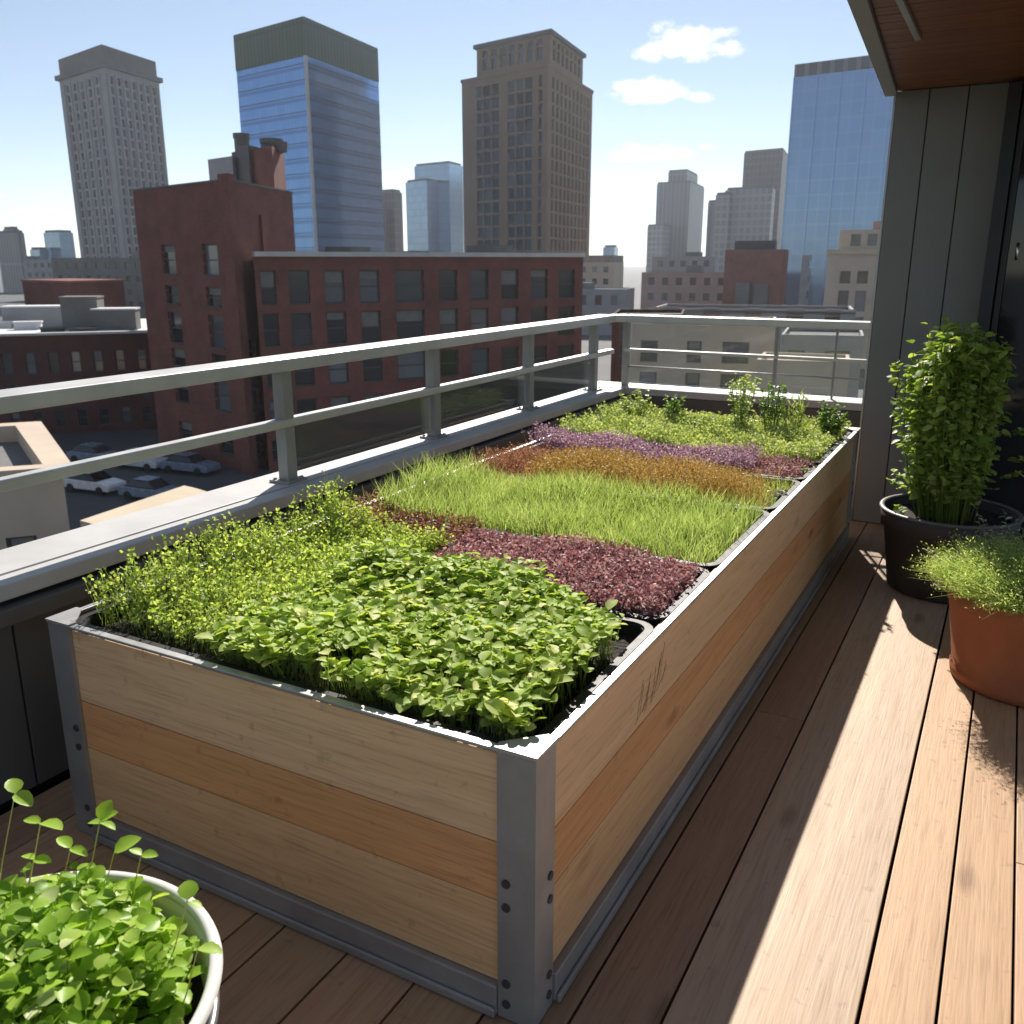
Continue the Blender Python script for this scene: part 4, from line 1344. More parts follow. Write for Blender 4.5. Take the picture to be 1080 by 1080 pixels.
m = MB(); q = Vector(centre(poly)); m.prism([(q.x - 5, q.y - 6), (q.x + 5, q.y - 6), (q.x + 5, q.y + 6), (q.x - 5, q.y + 6)], scz(34.6, k), scz(34.6, k) + 1.8); m.build('roof_hut', M['deco_dark'], t)

# --- blue glass tower with green crown
k = 1.3
c, l, r = sc((-129.48, 152.43), k), sc((-152.9, 157.4), k), sc((-133.61, 181.81), k)
poly = rect_from(c, l, r); zt = scz(47.6, k); zc = scz(40.6, k)
t = thing('glass_tower', 'blue glass tower with dark green crown behind the red brick building', 'tower', (*centre(poly), STREET))
m = MB(); m.prism(poly, STREET, zc); m.build('curtain_wall', M['cur_blue'], t)
m = MB(); m.prism(inset(poly, -.15), zc + .01, zt); m.build('crown', M['green_crown'], t)
m = MB(); cc = Vector(c); dl = (Vector(l) - cc).normalized() * .42; dr = (Vector(r) - cc).normalized() * .42
m.prism([(cc - dl - dr)[:], (cc - dl + dr)[:], (cc + dl + dr)[:], (cc + dl - dr)[:]], STREET, zc); m.build('corner_mullion', M['cornice'], t)
m = MB()
for a, b in ((c, l), (c, r)):
    z = STREET + 3.8
    while z < zc - 1:
        av, bv = Vector(a), Vector(b); d = (bv - av).normalized(); nn = Vector((d.y, -d.x))
        if nn.dot(Vector(centre(poly)) - av) > 0: nn = -nn
        m.prism([(av + d * .5)[:], bv[:], (bv + nn * .10)[:], (av + d * .5 + nn * .10)[:]], z, z + .16); z += 3.8
m.build('floor_bands', M['win_frame'], t)

# --- brown masonry tower, centre
k = 1.8
c, l, r = sc((-66.99, 134.21), k), sc((-85.6, 139.55), k), sc((-70.44, 158.8), k)
poly = rect_from(c, l, r); zs = scz(29.98, k)
t = thing('brown_tower', 'brown masonry tower with stepped top and gridded dark windows', 'tower', (*centre(poly), STREET))
w = MB(); ops = []
Ll, Lr = ln(c, l), ln(c, r)
# front face: a narrow strip, a wide pair of bays, and a punched strip by the corner
cols_l = [(2.0, 3.5), (5.6, 8.5), (8.9, 11.8), (12.2, 15.1), (18.4, 21.4), (21.8, 24.8), (25.2, 27.6)]
cols_l = [(u * Ll / 33.5, v * Ll / 33.5) for u, v in cols_l]
cols_r = spans(Lr, 10, .5, 3.0, 2.5)
rows = storeys(STREET + 4, zs - 1.5, 3.5, .84, .08)
ops += facade(w, c, l, STREET, zs, cols_l, rows, .5, centre(poly)); ops += facade(w, c, r, STREET, zs, cols_r, rows, .5, centre(poly))
for i, j in ((1, 2), (2, 3)):
    w.face([(*poly[i], STREET), (*poly[j], STREET), (*poly[j], zs), (*poly[i], zs)], [(0, 0), (1, 0), (1, 1), (0, 1)])
w.face([(*p_, zs) for p_ in poly], [(0, 0), (1, 0), (1, 1), (0, 1)])
w.build('wall', M['brown'], t); windows(ops, t, M['win_blue'])
ledge_of(poly, zs + .01, zs + .9, .35).build('cornice', M['brown'], t)
# dark recessed spandrels between the big windows
c2, l2, r2 = sc((-66.9, 134.7), k), sc((-82.1, 138.6), k), sc((-69.6, 152.6), k)
poly2 = rect_from(c2, l2, r2); z2 = scz(34.6, k)
w = MB(); ops = []
ops += facade(w, c2, l2, zs + .9, z2, spans(ln(c2, l2), 7, .66, 2.2, 1.6), [(zs + 2.2, zs + 5.4), (zs + 5.8, zs + 7.4)], .5, centre(poly2))
ops += facade(w, c2, r2, zs + .9, z2, spans(ln(c2, r2), 7, .6, 1.8, 1.8), [(zs + 2.2, zs + 5.4), (zs + 5.8, zs + 7.4)], .5, centre(poly2))
for i, j in ((1, 2), (2, 3)):
    w.face([(*poly2[i], zs), (*poly2[j], zs), (*poly2[j], z2), (*poly2[i], z2)], [(0, 0), (1, 0), (1, 1), (0, 1)])
up = w.build('upper_stage', M['brown'], t)
windows(ops, t, M['win_blue'])
ledge_of(poly2, z2, z2 + 1.0, 1.1).build('cornice', M['deco_dark'], t)
m = MB(); q = inset(poly2, 1.2); q0 = centre(poly2)
for i in range(4):
    a, b = q[i], q[(i + 1) % 4]
    m.face([(*a, z2 + 1.0), (*b, z2 + 1.0), (*q0, z2 + 3.6)])
m.build('roof', M['roof_dark'], t)

# --- glass slab behind the overhang, right
k = 1.45
c, l, r = sc((-39.57, 175.6), k), sc((-38.6, 214), k), sc((-10.6, 171.6), k)
poly = rect_from(c, l, r); zt = scz(34.67, k)
t = thing('glass_slab', 'wide grey blue glass tower partly hidden by the timber overhang', 'tower', (*centre(poly), STREET))
m = MB(); m.prism(poly, STREET, scz(32.6, k)); m.build('curtain_wall', M['cur_grey'], t)
m = MB(); m.prism(inset(poly, .1), scz(32.6, k) + .01, zt); m.build('crown', M['cur_strip'], t)
m = MB()
a, b = Vector(c), Vector(r); d = (b - a).normalized(); nn = Vector((d.y, -d.x))
if nn.dot(Vector(centre(poly)) - a) > 0: nn = -nn
u = 0.2
while u < (b - a).length:
    q = a + d * u; m.prism([q[:], (q + d * .22)[:], (q + d * .22 + nn * .22)[:], (q + nn * .22)[:]], STREET, scz(32.6, k)); u += 6.0
m.build('fins', M['cur_grey'], t)

# --- distant towers
def far_tower(name, label, parts, k, group=None, cat='tower'):
    """parts: (c, l, r, ztop, material, part name)"""
    c0 = sc(parts[0][0], k)
    t = thing(name, label, cat, (*c0, STREET), group)
    prev = None
    for c, l, r, z, mat, pn in parts:
        c, l, r = sc(c, k), sc(l, k), sc(r, k)
        m = MB(); m.prism(rect_from(c, l, r), STREET, scz(z, k)); m.build(pn, mat, t)
        m = MB(); q = rect_from(c, l, r); m.prism(inset(q, 1.0), scz(z, k) + .01, scz(z, k) + 1.2); m.build('roof_edge', M['deco_dark'], t)
    return t
FG = 'distant towers on the skyline'
far_tower('office_tower', 'distant grey ribbed tower with a small setback top right of centre', [((-130.39, 399.25), (-146.42, 402.07), (-135.71, 437.1), 34.27, M['cur_strip'], 'shaft'), ((-133.33, 403.54), (-142.49, 405.16), (-137.11, 430.46), 39.34, M['cur_strip'], 'setback'), ((-136.98, 386.44), (-144.76, 387.81), (-140.55, 411.85), 16.08, M['cur_slab'], 'side_block')], 1.6, FG)
far_tower('office_tower', 'distant dark brown slab tower beside the grey blue glass tower', [((-85.26, 370.31), (-101.12, 374.56), (-93.77, 430.92), 42.04, M['dark_slab'], 'shaft')], 1.45, FG)
far_tower('office_tower', 'distant pale stepped office block in front of the dark brown slab', [((-76.4, 321.03), (-93.39, 324.64), (-77.88, 331.54), 25.02, M['cur_slab'], 'shaft'), ((-91.02, 322.4), (-96.3, 323.52), (-92.75, 334.76), 23.49, M['cur_slab'], 'wing'), ((-96.4, 324.5), (-99.4, 325.2), (-98.6, 334.8), 21.2, M['cur_strip'], 'low_wing')], 1.45, FG)
far_tower('office_tower', 'distant pale blue glass tower with stepped top left of the brown tower', [((-187.12, 295.78), (-205.09, 299.6), (-188.78, 307.65), 35.71, M['cur_far'], 'shaft'), ((-191.35, 287.07), (-204, 292.0), (-193.61, 303.15), 29.44, M['cur_far'], 'low_shaft')], 1.5, FG)
far_tower('office_tower', 'distant brown block peeking out behind the blue glass tower', [((-174.91, 243.73), (-190, 248.0), (-175.71, 249.43), 22.39, M['dark_slab'], 'shaft'), ((-176.5, 238), (-192, 242.0), (-177.4, 243.5), 16.5, M['cur_strip'], 'low_block')], 1.5, FG)
far_tower('office_tower', 'narrow blue grey block low on the skyline right of the brown tower', [((-125.75, 305.1), (-130.47, 306.11), (-126.5, 310.43), 6.2, M['cur_far'], 'shaft')], 1.6, FG)
far_tower('office_tower', 'distant grey tower with a small top step at the far left edge', [((-333.5, 222.77), (-352, 226.4), (-334.1, 226.23), 11.8, M['cur_strip'], 'shaft'), ((-336, 223.4), (-345, 225.2), (-336.4, 226.1), 13.2, M['cur_strip'], 'setback')], 1.3, FG)
far_tower('office_tower', 'distant blue grey tower just left of the stone tower', [((-364.0, 262.54), (-378.3, 265.27), (-365.4, 270.41), 13.4, M['cur_far'], 'shaft'), ((-372.0, 258), (-381.5, 260), (-373, 263), 6.3, M['cur_far'], 'low_shaft'), ((-378.0, 256), (-387, 258), (-379, 261), 2.6, M['cur_slab'], 'base_block')], 1.2, FG)

# low buildings filling the middle distance
rb = random.Random(21)
FILL = [((-118, 262), 22, 16, 1.2, 'beige', 'beige mid distance block left of the plain brick box'), ((-74, 235), 26, 14, -1.2, 'roof_pink', 'long faded pink low block behind the plain brick box'),
        ((-98, 300), 20, 18, 3.0, 'grey_wall', 'grey mid distance block on the low skyline'), ((-62, 300), 18, 18, 1.8, 'deco', 'pale stone mid distance block on the low skyline'),
        ((-112, 200), 20, 14, -3.0, 'beige', 'sandy low block below the gap between the towers'), ((-150, 330), 30, 20, 3.6, 'deco_dark', 'dark stone block far behind the pale roofs'),
        ((-47, 262), 12, 16, 3.0, 'grey_wall', 'small grey block between the brick box and the pale corner building'), ((-86, 190), 22, 12, -4.2, 'grey_wall', 'low grey block under the back railing'),
        ((-240, 200), 40, 30, 2.5, 'deco_dark', 'dark stone block behind the red brick wing'), ((-300, 150), 40, 30, -2, 'deco', 'pale block on the left horizon'),
        ((-330, 260), 60, 30, 2, 'grey_wall', 'long grey block on the left horizon'), ((-210, 420), 60, 30, 3, 'deco', 'long pale block far beyond the towers'),
        ((20, 300), 50, 30, 4, 'deco', 'pale block hidden largely by the end wall'), ((-420, 380), 90, 40, 3, 'grey_wall', 'long grey block beyond the stone tower'), ((-100, 560), 160, 40, 3.5, 'grey_wall', 'long hazy grey row on the horizon right of centre'), ((-360, 560), 160, 40, 3.5, 'deco', 'long hazy pale row on the horizon left of centre')]
for (x, y), wx, wy, z, mt, lab in FILL:
    t = thing('low_building', lab, 'building', (x, y, STREET), 'low buildings in the middle distance')
    a = R(12)
    ca, sa = math.cos(a), math.sin(a)
    poly = [(x + ca * u - sa * v, y + sa * u + ca * v) for u, v in ((-wx / 2, -wy / 2), (wx / 2, -wy / 2), (wx / 2, wy / 2), (-wx / 2, wy / 2))]
    m = MB(); ops = []
    ops += facade(m, poly[0], poly[1], STREET, z, spans(wx, max(3, int(wx / 3.4)), .45, .8, .8), storeys(STREET + 1, z - .5, 3.3, .5, .3), .3, (x, y))
    for i, j in ((1, 2), (2, 3), (3, 0)): m.prism([poly[i], poly[j], inset(poly, .3)[j], inset(poly, .3)[i]], STREET, z)
    m.build('wall', M[mt], t)
    m = MB(); m.prism(inset(poly, .35), z - .6, z - .25); m.build('roof', M['roof_grey'], t)
    if y < 310 and abs(x) < 160:
        windows(ops, t, M['win'], limit=40)
    else:
        g2 = MB()
        for cpt, zz, ww, hh, ang, nrm in ops:
            d = Vector((math.cos(ang), math.sin(ang))) * ww / 2
            g2.prism([(cpt - d)[:], (cpt + d)[:], (cpt + d + nrm * .03)[:], (cpt - d + nrm * .03)[:]], zz - hh / 2, zz + hh / 2)
        o = g2.build('window_rows', M['win'], t); o['kind'] = 'stuff'
    m = MB(); q = Vector((x + rb.uniform(-.2, .2) * wx, y)); s = rb.uniform(1.5, 3)
    m.box((q.x - s, q.y - s, z - .3), (q.x + s, q.y + s, z + rb.uniform(.8, 2.0))); m.build('roof_hut', M['roof_grey'], t)

# --- red brick building, left of centre
t = thing('brick_building', 'red brick building with a tall corner block and long windowed wing', 'building', (-49.6, 49.4, STREET))
c, l, r = (-49.6, 49.4), (-63.98, 53.25), (-54.45, 61.42)
poly = rect_from(c, l, r); zt = 6.75
w = MB(); L = ln(c, l); ops = []
cols = [(2.2, 4.4), (8.7, 10.9)]
rows = [(-13, -11.2), (-9.6, -7.2), (-6.6, -5.2), (-4.8, -2.3), (-1.75, -.25), (.55, 2.85)]
ops += facade(w, c, l, STREET, zt, cols, rows, .28, centre(poly))
ops += facade(w, c, r, STREET, zt, spans(ln(c, r), 3, .3), [(-13, -11), (-9.5, -7.5), (-6, -4)], .28, centre(poly))
for i, j in ((1, 2), (2, 3)):
    w.face([(*poly[i], STREET), (*poly[j], STREET), (*poly[j], zt), (*poly[i], zt)], [(0, STREET), (ln(poly[i], poly[j]), STREET), (ln(poly[i], poly[j]), zt), (0, zt)])
w.face([(*q, zt - .6) for q in poly], [(q[0], q[1]) for q in poly])
parapet(w, poly, zt, .32, .6)
w.build('wall', M['brick'], t)
m = MB()
dl = (Vector(l) - Vector(c)).normalized(); dr = (Vector(r) - Vector(c)).normalized(); cc = Vector(c)
m.prism([(cc - dl * .3 - dr * .3)[:], (cc - dl * .3 + dr * 1.1)[:], (cc + dl * 1.1 + dr * 1.1)[:], (cc + dl * 1.1 - dr * .3)[:]], STREET, zt + .75); m.build('corner_buttress', M['brick'], t)
m = MB(); m.prism([(cc + dr * 5.4)[:], (cc + dr * 6.0)[:], (cc + dr * 6.0 - dl * .3)[:], (cc + dr * 5.4 - dl * .3)[:]], 1.5, 5.0); m.build('flue', M['brick_new'], t)
m = MB()
for a, b in ((poly[0], poly[1]), (poly[3], poly[0])):
    av, bv = Vector(a), Vector(b); d = (bv - av).normalized(); nn = Vector((d.y, -d.x))
    if nn.dot(Vector(centre(poly)) - av) > 0: nn = -nn
    m.prism([(av + nn * .08)[:], (bv + nn * .08)[:], (bv - nn * .55)[:], (av - nn * .55)[:]], zt + .325, zt + .45)
m.build('coping', M['roof_grey'], t)
windows(ops, t, M['win'], True)
# wing
c, e = (-49.0, 50.75), (-26.6, 84.0)
wl = ln(c, e); d = (Vector(e) - Vector(c)).normalized()
e = tuple(Vector(c) + d * 28.0); wl = 28.0
nn = Vector((d.y, -d.x))
back = [tuple(Vector(e) - nn * 13), tuple(Vector(c) - nn * 13)]
poly = [c, e] + back; zt = 1.95
w = MB(); ops = []
cols = [(.35, 1.5), (2.45, 4.0), (5.15, 6.7), (7.9, 9.5), (10.8, 13.2), (14.5, 16.1), (17.3, 18.9), (20.1, 21.7), (22.9, 24.5), (25.6, 27.2)]
rows = [(-13.2, -11.6), (-10.6, -8.6), (-7.6, -5.4), (-4.6, -2.1), (-1.5, .95)]
ops += facade(w, c, e, STREET, zt, cols, rows, .3, centre(poly))
for i, j in ((1, 2), (2, 3)):
    w.face([(*poly[i], STREET), (*poly[j], STREET), (*poly[j], zt), (*poly[i], zt)], [(0, STREET), (12, STREET), (12, zt), (0, zt)])
w.build('wing_wall', M['brick'], t)
windows(ops, t, M['win'], True)
m = MB(); cv, ev = Vector(c), Vector(e)
m.prism([(cv + nn * .35)[:], (ev + nn * .35)[:], (ev - nn * .5)[:], (cv - nn * .5)[:]], zt + .002, zt + .34); m.build('cornice', M['cornice'], t)
m = MB(); m.prism(inset(poly, .3), zt - .8, zt - .3); m.build('roof', M['roof_grey'], t)
for u, s, h in ((9, 1.3, 1.1), (15, .8, .8), (22, 1.5, 1.3)):
    q = cv + d * u - nn * 6
    m = MB(); m.box((q.x - s, q.y - s, zt - .3), (q.x + s, q.y + s, zt - .3 + h)); m.build('roof_unit', M['roof_grey'], t)

# --- stepped brick block with chimneys behind the brick building
t = thing('stepped_block', 'dark brick block with chimneys rising behind the red brick building', 'building', (-58, 64, STREET))
k = 1.25
c, l, r = sc((-55.2, 60.2), k), sc((-61.5, 62.0), k), sc((-58.29, 65.06), k)
m = MB(); m.prism(rect_from(c, l, r), STREET, scz(10.7, k)); m.build('wall', M['brick'], t)
c2, l2, r2 = sc((-60.0, 60.5), k), sc((-64.0, 61.6), k), sc((-61.6, 63.6), k)
m = MB(); m.prism(rect_from(c2, l2, r2), STREET, scz(10.2, k)); m.build('grey_bay', M['grey_wall'], t)
c3_, l3, r3 = sc((-58.2, 60.6), k), sc((-60.2, 61.2), k), sc((-58.9, 62.6), k)
m = MB(); m.prism(rect_from(c3_, l3, r3), STREET, scz(11.0, k)); m.build('middle_bay', M['deco_dark'], t)
def stack(pt, z0, z1, r):
    m = MB(); m.tube([(pt[0], pt[1], z0), (pt[0], pt[1], z1 - .5)], r, 14); m.tube([(pt[0], pt[1], z1 - .5), (pt[0], pt[1], z1)], r * 1.12, 14)
    m.build('chimney', M['deco_dark'], t, smooth=False)
q = sc((-60.6, 62.4), k); stack(q, scz(10, k), scz(12.2, k), .8)
q = sc((-57.4, 62.6), k); stack(q, scz(10.5, k), scz(11.6, k), 1.1)
q = sc((-56.3, 62.6), k); stack(q, scz(10.5, k), scz(11.3, k), .55)

# --- long dark brick building with pale roof, left
t = thing('row_building', 'long dark brick building with a bright flat roof at the left', 'building', (-79, 52, STREET))
c, l = (-71.0, 60.4), (-88.5, 40.9)
bk2 = (-19, 16)
poly = [c, (c[0] + bk2[0], c[1] + bk2[1]), (l[0] + bk2[0], l[1] + bk2[1]), l]; zt = -4.9
w = MB(); L = ln(c, l)
dd = (Vector(l) - Vector(c)).normalized()
ops = facade(w, c, l, STREET, zt, spans(L, 13, .42, .8, .8), [(-13.4, -11.8), (-11.0, -9.2), (-8.4, -6.4)], .3, centre(poly))
for i, j in ((0, 1), (1, 2), (2, 3)): w.face([(*poly[i], STREET), (*poly[j], STREET), (*poly[j], zt), (*poly[i], zt)], [(0, STREET), (20, STREET), (20, zt), (0, zt)])
w.build('wall', M['brick_dark'], t); windows(ops, t, M['win'], True)
m = MB(); m.prism(inset(poly, .5), zt - .5, zt - .06); m.build('roof', M['roof_white'], t)
m = MB(); cv, lv = Vector(c), Vector(l); n1 = Vector((dd.y, -dd.x))
if n1.dot(Vector(centre(poly)) - cv) > 0: n1 = -n1
m.prism([(cv + n1 * .25)[:], (lv + n1 * .25)[:], (lv - n1 * .5)[:], (cv - n1 * .5)[:]], zt + .002, zt + .22)
m.build('cornice', M['cornice'], t)
RG = 'plant on the bright flat roof at the left'
def roof_box(name, label, cat, x, y, sx, sy, h, mat, a=20, cap=None):
    t2 = thing(name, label, cat, (x, y, zt - .06), RG)
    ca, sa = math.cos(R(a)), math.sin(R(a))
    q = [(x + ca * u - sa * v, y + sa * u + ca * v) for u, v in ((-sx, -sy), (sx, -sy), (sx, sy), (-sx, sy))]
    m = MB(); m.prism(q, zt - .058, zt + h); m.build('casing', mat, t2)
    m = MB(); m.prism(inset(q, -.12), zt + h + .002, zt + h + .14); m.build('lid', cap or M['roof_white'], t2)
roof_box('plant_room', 'grey rooftop plant room with a pale rim', 'roof hut', -89.9, 61.6, 3.4, 1.4, 1.9, M['grey_wall'], 40)
roof_box('stair_hut', 'taller grey rooftop hut in front of the stone tower', 'roof hut', -82.2, 60.9, 1.7, 1.5, 3.0, M['roof_grey'], 40, M['roof_grey'])
roof_box('roof_shed', 'low white topped shed between the stone tower and brick block', 'roof hut', -78.6, 61.9, 2.0, 1.2, 1.9, M['roof_grey'], 40)
roof_box('skylight', 'dark low skylight on the bright roof nearest the brick block', 'skylight', -78.3, 57.8, 1.2, .5, .22, M['roof_dark'], 48, M['roof_dark'])
roof_box('skylight', 'low dark skylight beside the white roof lumps', 'skylight', -81.5, 56.8, 1.0, .5, .30, M['roof_dark'], 48, M['roof_grey'])
roof_box('air_unit', 'small white rooftop air unit left of the skylights', 'air unit', -86.4, 57.6, 1.2, .6, .6, M['roof_white'], 48)
roof_box('air_unit', 'second white rooftop air unit at the left edge', 'air unit', -90.6, 57.6, .9, .6, .5, M['cornice'], 48)
t = thing('red_block', 'small plain maroon brick block behind the rooftop plant room', 'building', (-98, 69, STREET))
k = 1.2
q = [sc(p_, k) for p_ in ((-76.8, 55.9), (-86.4, 57.6), (-88, 64), (-78.4, 63))]
m = MB(); m.prism(q, STREET, scz(-.3, k)); m.build('wall', M['brick_dark'], t)
m = MB(); m.prism(inset(q, -.15), scz(-.3, k) + .002, scz(-.3, k) + .2); m.build('coping', M['brick'], t)

# --- beige house and curved tan roof below the railing, left
t = thing('beige_house', 'beige stucco house with pale eaves below the railing at the left', 'house', (-30, 16, STREET))
c, l, r = (-26.4, 18.06), (-34.0, 9.2), (-34.6, 22.6)
poly = rect_from(c, l, r); zt = -5.0
w = MB()
ops = facade(w, c, l, STREET, zt, [(1.0, 1.9), (3.4, 4.3), (5.8, 6.7), (8.2, 9.1)], [(-12.6, -11), (-8.6, -6.95)], .2, centre(poly))
ops += facade(w, c, r, STREET, zt, [(1.5, 2.6), (4.4, 5.5)], [(-13, -11), (-8.6, -6.95)], .2, centre(poly))
for i, j in ((1, 2), (2, 3)): w.face([(*poly[i], STREET), (*poly[j], STREET), (*poly[j], zt), (*poly[i], zt)], [(0, 0), (1, 0), (1, 1), (0, 1)])
w.build('wall', M['beige'], t); windows(ops, t, M['win'], True)
m = MB(); m.prism(inset(poly, .4), zt - .6, zt - .35); m.build('roof', M['roof_grey'], t)
m = MB(); qo = inset(poly, -.45); qi = inset(poly, .7)
for i in range(4):
    j = (i + 1) % 4
    m.face([(*qo[i], zt + .3), (*qo[j], zt + .3), (*qi[j], zt + .3), (*qi[i], zt + .3)])
    m.face([(*qo[i], zt), (*qo[j], zt), (*qo[j], zt + .3), (*qo[i], zt + .3)])
    m.face([(*qi[i], zt - .4), (*qi[j], zt - .4), (*qi[j], zt + .3), (*qi[i], zt + .3)])
    m.face([(*qo[i], zt), (*qo[j], zt), (*qi[j], zt), (*qi[i], zt)])
m.build('eaves', M['beige'], t)
t = thing('curved_annex', 'tan annex with a gently curved roof beside the beige house', 'building', (-22, 20, STREET))
m = MB()
pa, pb = Vector((-25.6, 17.9)), Vector((-19.4, 17.6)); dv = Vector((-.15, 1)).normalized()
N_ = 14
for i in range(N_):
    f0, f1 = i / N_, (i + 1) / N_
    z0 = -6.4 - 1.3 * f0 ** 1.8; z1 = -6.4 - 1.3 * f1 ** 1.8
    a, b = pa.lerp(pb, f0), pa.lerp(pb, f1)
    m.face([(*a, z0), (*b, z1), (*(b + dv * 5), z1), (*(a + dv * 5), z0)])
    m.face([(*a, STREET), (*b, STREET), (*b, z1), (*a, z0)])
    m.face([(*(a + dv * 5), STREET), (*(b + dv * 5), STREET), (*(b + dv * 5), z1), (*(a + dv * 5), z0)])
m.face([(*pb, STREET), (*(pb + dv * 5), STREET), (*(pb + dv * 5), -7.7), (*pb, -7.7)])
m.build('annex_shell', M['tan'], t)

# --- cars parked on the street below
def car(label, x, y, a, mat, cat='car'):
    t = thing('parked_car', label, cat, (x, y, STREET), 'cars parked in the street below')
    ca, sa = math.cos(a), math.sin(a)
    def tr(u, v, z): return (x + ca * u - sa * v, y + sa * u + ca * v, STREET + z)
    def loft(prof, w0, w1, name, mat_, par):
        m = MB(); n = len(prof)
        L_ = [tr(u, -w, z) for (u, z), w in zip(prof, w0)]; R_ = [tr(u, w, z) for (u, z), w in zip(prof, w0)]
        m.v += L_ + R_
        m.f.append(tuple(range(n))); m.f.append(tuple(range(n, 2 * n))[::-1])
        for i in range(n): j = (i + 1) % n; m.f.append((i, n + i, n + j, j))
        return m.build(name, mat_, par, bevel=.06)
    body = [(-2.15, .3), (2.15, .3), (2.2, .62), (2.1, .78), (1.1, .92), (-1.6, .95), (-2.15, .88), (-2.22, .6)]
    loft(body, [.86] * 8, None, 'body', mat, t)
    cab = [(1.05, .925), (.35, 1.40), (-1.0, 1.43), (-1.72, .955)]
    loft(cab, [.80, .64, .64, .78], None, 'cabin_glass', M['door_glass'], t)
    rf = [(.32, 1.42), (.28, 1.46), (-.95, 1.48), (-1.0, 1.45)]
    loft(rf, [.63] * 4, None, 'roof', mat, t)
    for u in (-1.35, 1.35):
        for v in (-.8, .8):
            m = MB(); m.tube([tr(u, v - .1, .32), tr(u, v + .1, .32)], .32, 14); m.build('wheel', M['rubber'], t)
for i, (x, y, a, mt, lab) in enumerate([(-63.6, 46.6, .15, 'car_blue', 'blue grey car parked farthest left in the back row of the yard'), (-58.6, 46.9, .12, 'car_white', 'white car parked in the middle of the back row of the yard'),
                                        (-54.0, 47.6, .14, 'car_blue', 'blue grey car parked nearest the red brick wall in the yard'), (-55.4, 40.2, .1, 'car_white', 'pale car parked nearest the beige house'),
                                        (-50.0, 40.6, .12, 'car_blue', 'blue grey car in front of the brick building'), (-60.4, 39.4, .1, 'car_black', 'black car half hidden by the beige house')]):
    car(lab, x, y, a, M[mt])

# --- plain brick box
t = thing('brick_box', 'plain windowless red brick block with a dark cap above the back railing', 'building', (-45, 200, STREET))
k = 1.45
c, l, r = sc((-30.41, 136.66), k), sc((-39.0, 137.41), k), sc((-31.46, 145.23), k)
m = MB(); m.prism(rect_from(c, l, r), STREET, scz(3.22, k)); m.build('wall', M['brick_new'], t)
c, l, r = sc((-31.9, 138.26), k), sc((-38.05, 138.9), k), sc((-32.9, 143.5), k)
m = MB(); m.prism(rect_from(c, l, r), scz(3.22, k) + .002, scz(4.5, k)); m.build('cap', M['roof_dark'], t)
for u in (.3, .62):
    q = Vector(sc((-30.41, 136.66), k)).lerp(Vector(sc((-39.0, 137.41), k)), u); m = MB(); m.box((q.x - 1.6, q.y - 1.2, -9), (q.x + 1.4, q.y - .05, -3.4 + u)); m.build('side_shed', M['roof_grey'], t)

# --- pale corner building by the end wall
t = thing('corner_building', 'pale stone corner building with tall dark windows beside the end wall', 'building', (-20, 150, STREET))
k = 1.4
c, l, r = sc((-18.3, 103.37), k), sc((-19.3, 125), k), sc((-6.6, 104.2), k)
poly = rect_from(c, l, r); zt = scz(2.3, k)
w = MB()
ops = facade(w, c, r, STREET, zt, spans(ln(c, r), 6, .62, 1.5, .4), [(-13, -10.5), (-9.4, -6.4), (-5.6, -2.6), (-1.6, .2)], .5, centre(poly))
for i, j in ((1, 2), (2, 3), (3, 0)): w.face([(*poly[i], STREET), (*poly[j], STREET), (*poly[j], zt), (*poly[i], zt)], [(0, 0), (1, 0), (1, 1), (0, 1)])
w.build('wall', M['beige'], t); windows(ops, t, M['win_blue'])
ledge_of(poly, zt + .002, zt + .7, .35).build('cornice', M['tan'], t)
c, l, r = sc((-17.6, 105.2), k), sc((-18.3, 118), k), sc((-6.6, 105.9), k)
p2 = rect_from(c, l, r); z2 = scz(4.8, k)
w = MB()
ops = facade(w, c, r, zt + .7, z2, spans(ln(c, r), 6, .6, 1.2, .4), [(zt + 1.2, zt + 2.9)], .5, centre(p2))
for i, j in ((1, 2), (2, 3), (3, 0)): w.face([(*p2[i], zt), (*p2[j], zt), (*p2[j], z2), (*p2[i], z2)], [(0, 0), (1, 0), (1, 1), (0, 1)])
w.face([(*q, z2 - .02) for q in p2])
w.build('upper_storey', M['beige'], t); windows(ops, t, M['win_blue'])
c, l, r = sc((-14.6, 107), k), sc((-15.2, 116), k), sc((-6.6, 107.7), k)
m = MB(); m.prism(rect_from(c, l, r), z2, scz(5.7, k)); m.build('roof_hut', M['roof_pink'], t)

# --- low buildings just beyond the back railing
NG = 'low buildings close beyond the back railing'
def near_low(label, poly, z, mat, cols, rows, roof):
    t = thing('low_building', label, 'building', (*centre(poly), STREET), NG)
    w = MB()
    L = ln(poly[0], poly[1])
    ops = facade(w, poly[0], poly[1], STREET, z, [(a * L, b * L) for a, b in cols], rows, .3, centre(poly))
    for i, j in ((1, 2), (2, 3), (3, 0)): w.face([(*poly[i], STREET), (*poly[j], STREET), (*poly[j], z), (*poly[i], z)], [(0, 0), (1, 0), (1, 1), (0, 1)])
    w.face([(*q, z - .3) for q in poly]); parapet(w, poly, z, .25, .3)
    w.build('wall', mat, t); windows(ops, t, M['win'], True)
    m = MB(); m.prism(inset(poly, .34), z - .28, z - .1); m.build('roof', roof, t)
near_low('sandy low house with one dark doorway just beyond the back railing', [(-26.0, 66), (-15.5, 69), (-17.5, 78), (-28, 75)], -3.1, M['beige'], [(.1, .22), (.42, .52), (.66, .84)], [(-8.2, -6.6), (-5.8, -4.2)], M['roof_pink'])
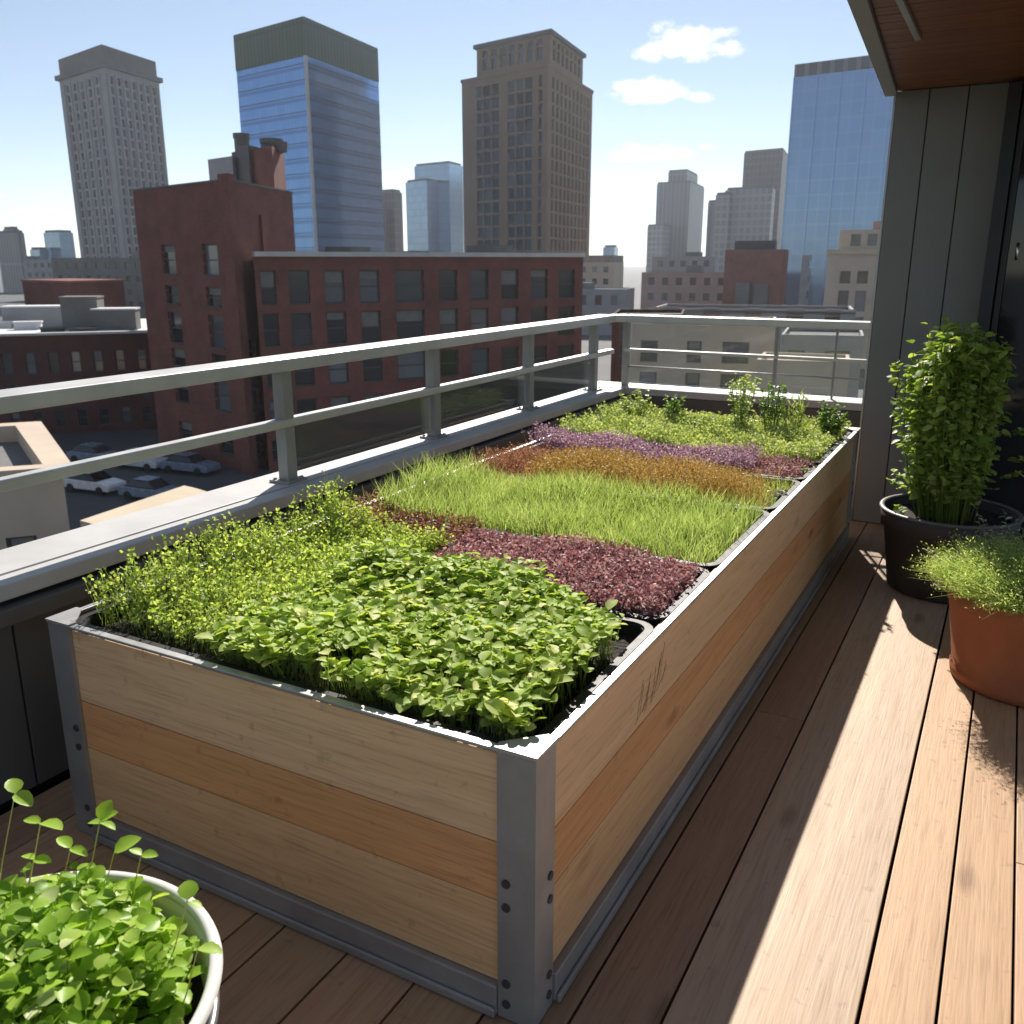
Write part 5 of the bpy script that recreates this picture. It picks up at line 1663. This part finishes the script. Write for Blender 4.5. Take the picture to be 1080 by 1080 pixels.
near_low('grey low house right of the sandy house beyond the railing', [(-15.2, 70), (-9.6, 71.5), (-11, 80), (-16.6, 78.5)], -3.9, M['grey_wall'], [(.1, .3), (.55, .85)], [(-8.4, -6.8), (-6.2, -4.8)], M['roof_grey'])
near_low('pale low shed with flat tan roof in front of the corner building', [(-14.0, 58), (-8.6, 59.2), (-9.4, 64), (-14.8, 63)], -4.6, M['tan'], [(.1, .25), (.6, .8)], [(-8.6, -6.4)], M['tan'])
near_low('long faded red roofed block behind the sandy house', [(-34.0, 92), (-14, 97), (-16.5, 110), (-36.5, 105)], -3.5, M['deco'], [(.08, .16), (.28, .36), (.48, .56), (.68, .76), (.86, .93)], [(-8, -6), (-5, -3)], M['roof_pink'])
near_low('dark brick low block at the foot of the brick wing', [(-33.0, 80), (-27.2, 83), (-30, 92), (-36, 89)], -3.4, M['brick_dark'], [(.1, .3), (.6, .85)], [(-8, -6), (-5.6, -4)], M['roof_dark'])
def tree(label, x, y, h, w):
    t = thing('street_tree', label, 'tree', (x, y, STREET), 'street trees beyond the back railing')
    m = MB(); m.tube([(x, y, STREET), (x + .1, y, STREET + h * .35), (x, y + .1, STREET + h * .6)], [.28, .2, .1], 8)
    for a in range(5): m.tube([(x, y, STREET + h * .42), (x + w * .5 * math.cos(a * 1.3), y + w * .5 * math.sin(a * 1.3), STREET + h * .72)], [.1, .03], 5)
    m.build('trunk', M['dark_pot'], t)
    n = 2600
    ctr = np.stack([rng.normal(0, .42 * w, 26), rng.normal(0, .42 * w, 26), U(.42, .95, 26) * h], 1)
    i = rng.integers(0, 26, n)
    P = ctr[i] + rng.normal(0, .16 * w, (n, 3)) + np.array([x, y, STREET])
    o = NP(); o.small(P, rand_dirs(n, -.5, .8), U(.18, .34, n), U(.12, .24, n), U(0, 6.28, n)); o.build('crown', M['l_tall'], t)
tree('round green street tree beyond the back railing', -15.2, 60.5, 8.2, 2.2)
tree('dark street tree further left beyond the back railing', -24.5, 60, 7.2, 2.0)

# ------------------------------------------------------------------ haze
hz = MB(); hz.box((-2650, -1250, STREET - 1), (1450, 2650, 190))
hm = bpy.data.materials.new('haze'); hm.use_nodes = True
hn = hm.node_tree; hn.nodes.clear()
ho = hn.nodes.new('ShaderNodeOutputMaterial'); hv = hn.nodes.new('ShaderNodeVolumePrincipled')
hv.inputs['Color'].default_value = (0.80, 0.87, 0.96, 1)
hv.inputs['Density'].default_value = HAZE
hv.inputs['Anisotropy'].default_value = 0.45
hn.links.new(hv.outputs[0], ho.inputs['Volume'])
tag(hz.build('haze', hm), kind='stuff')
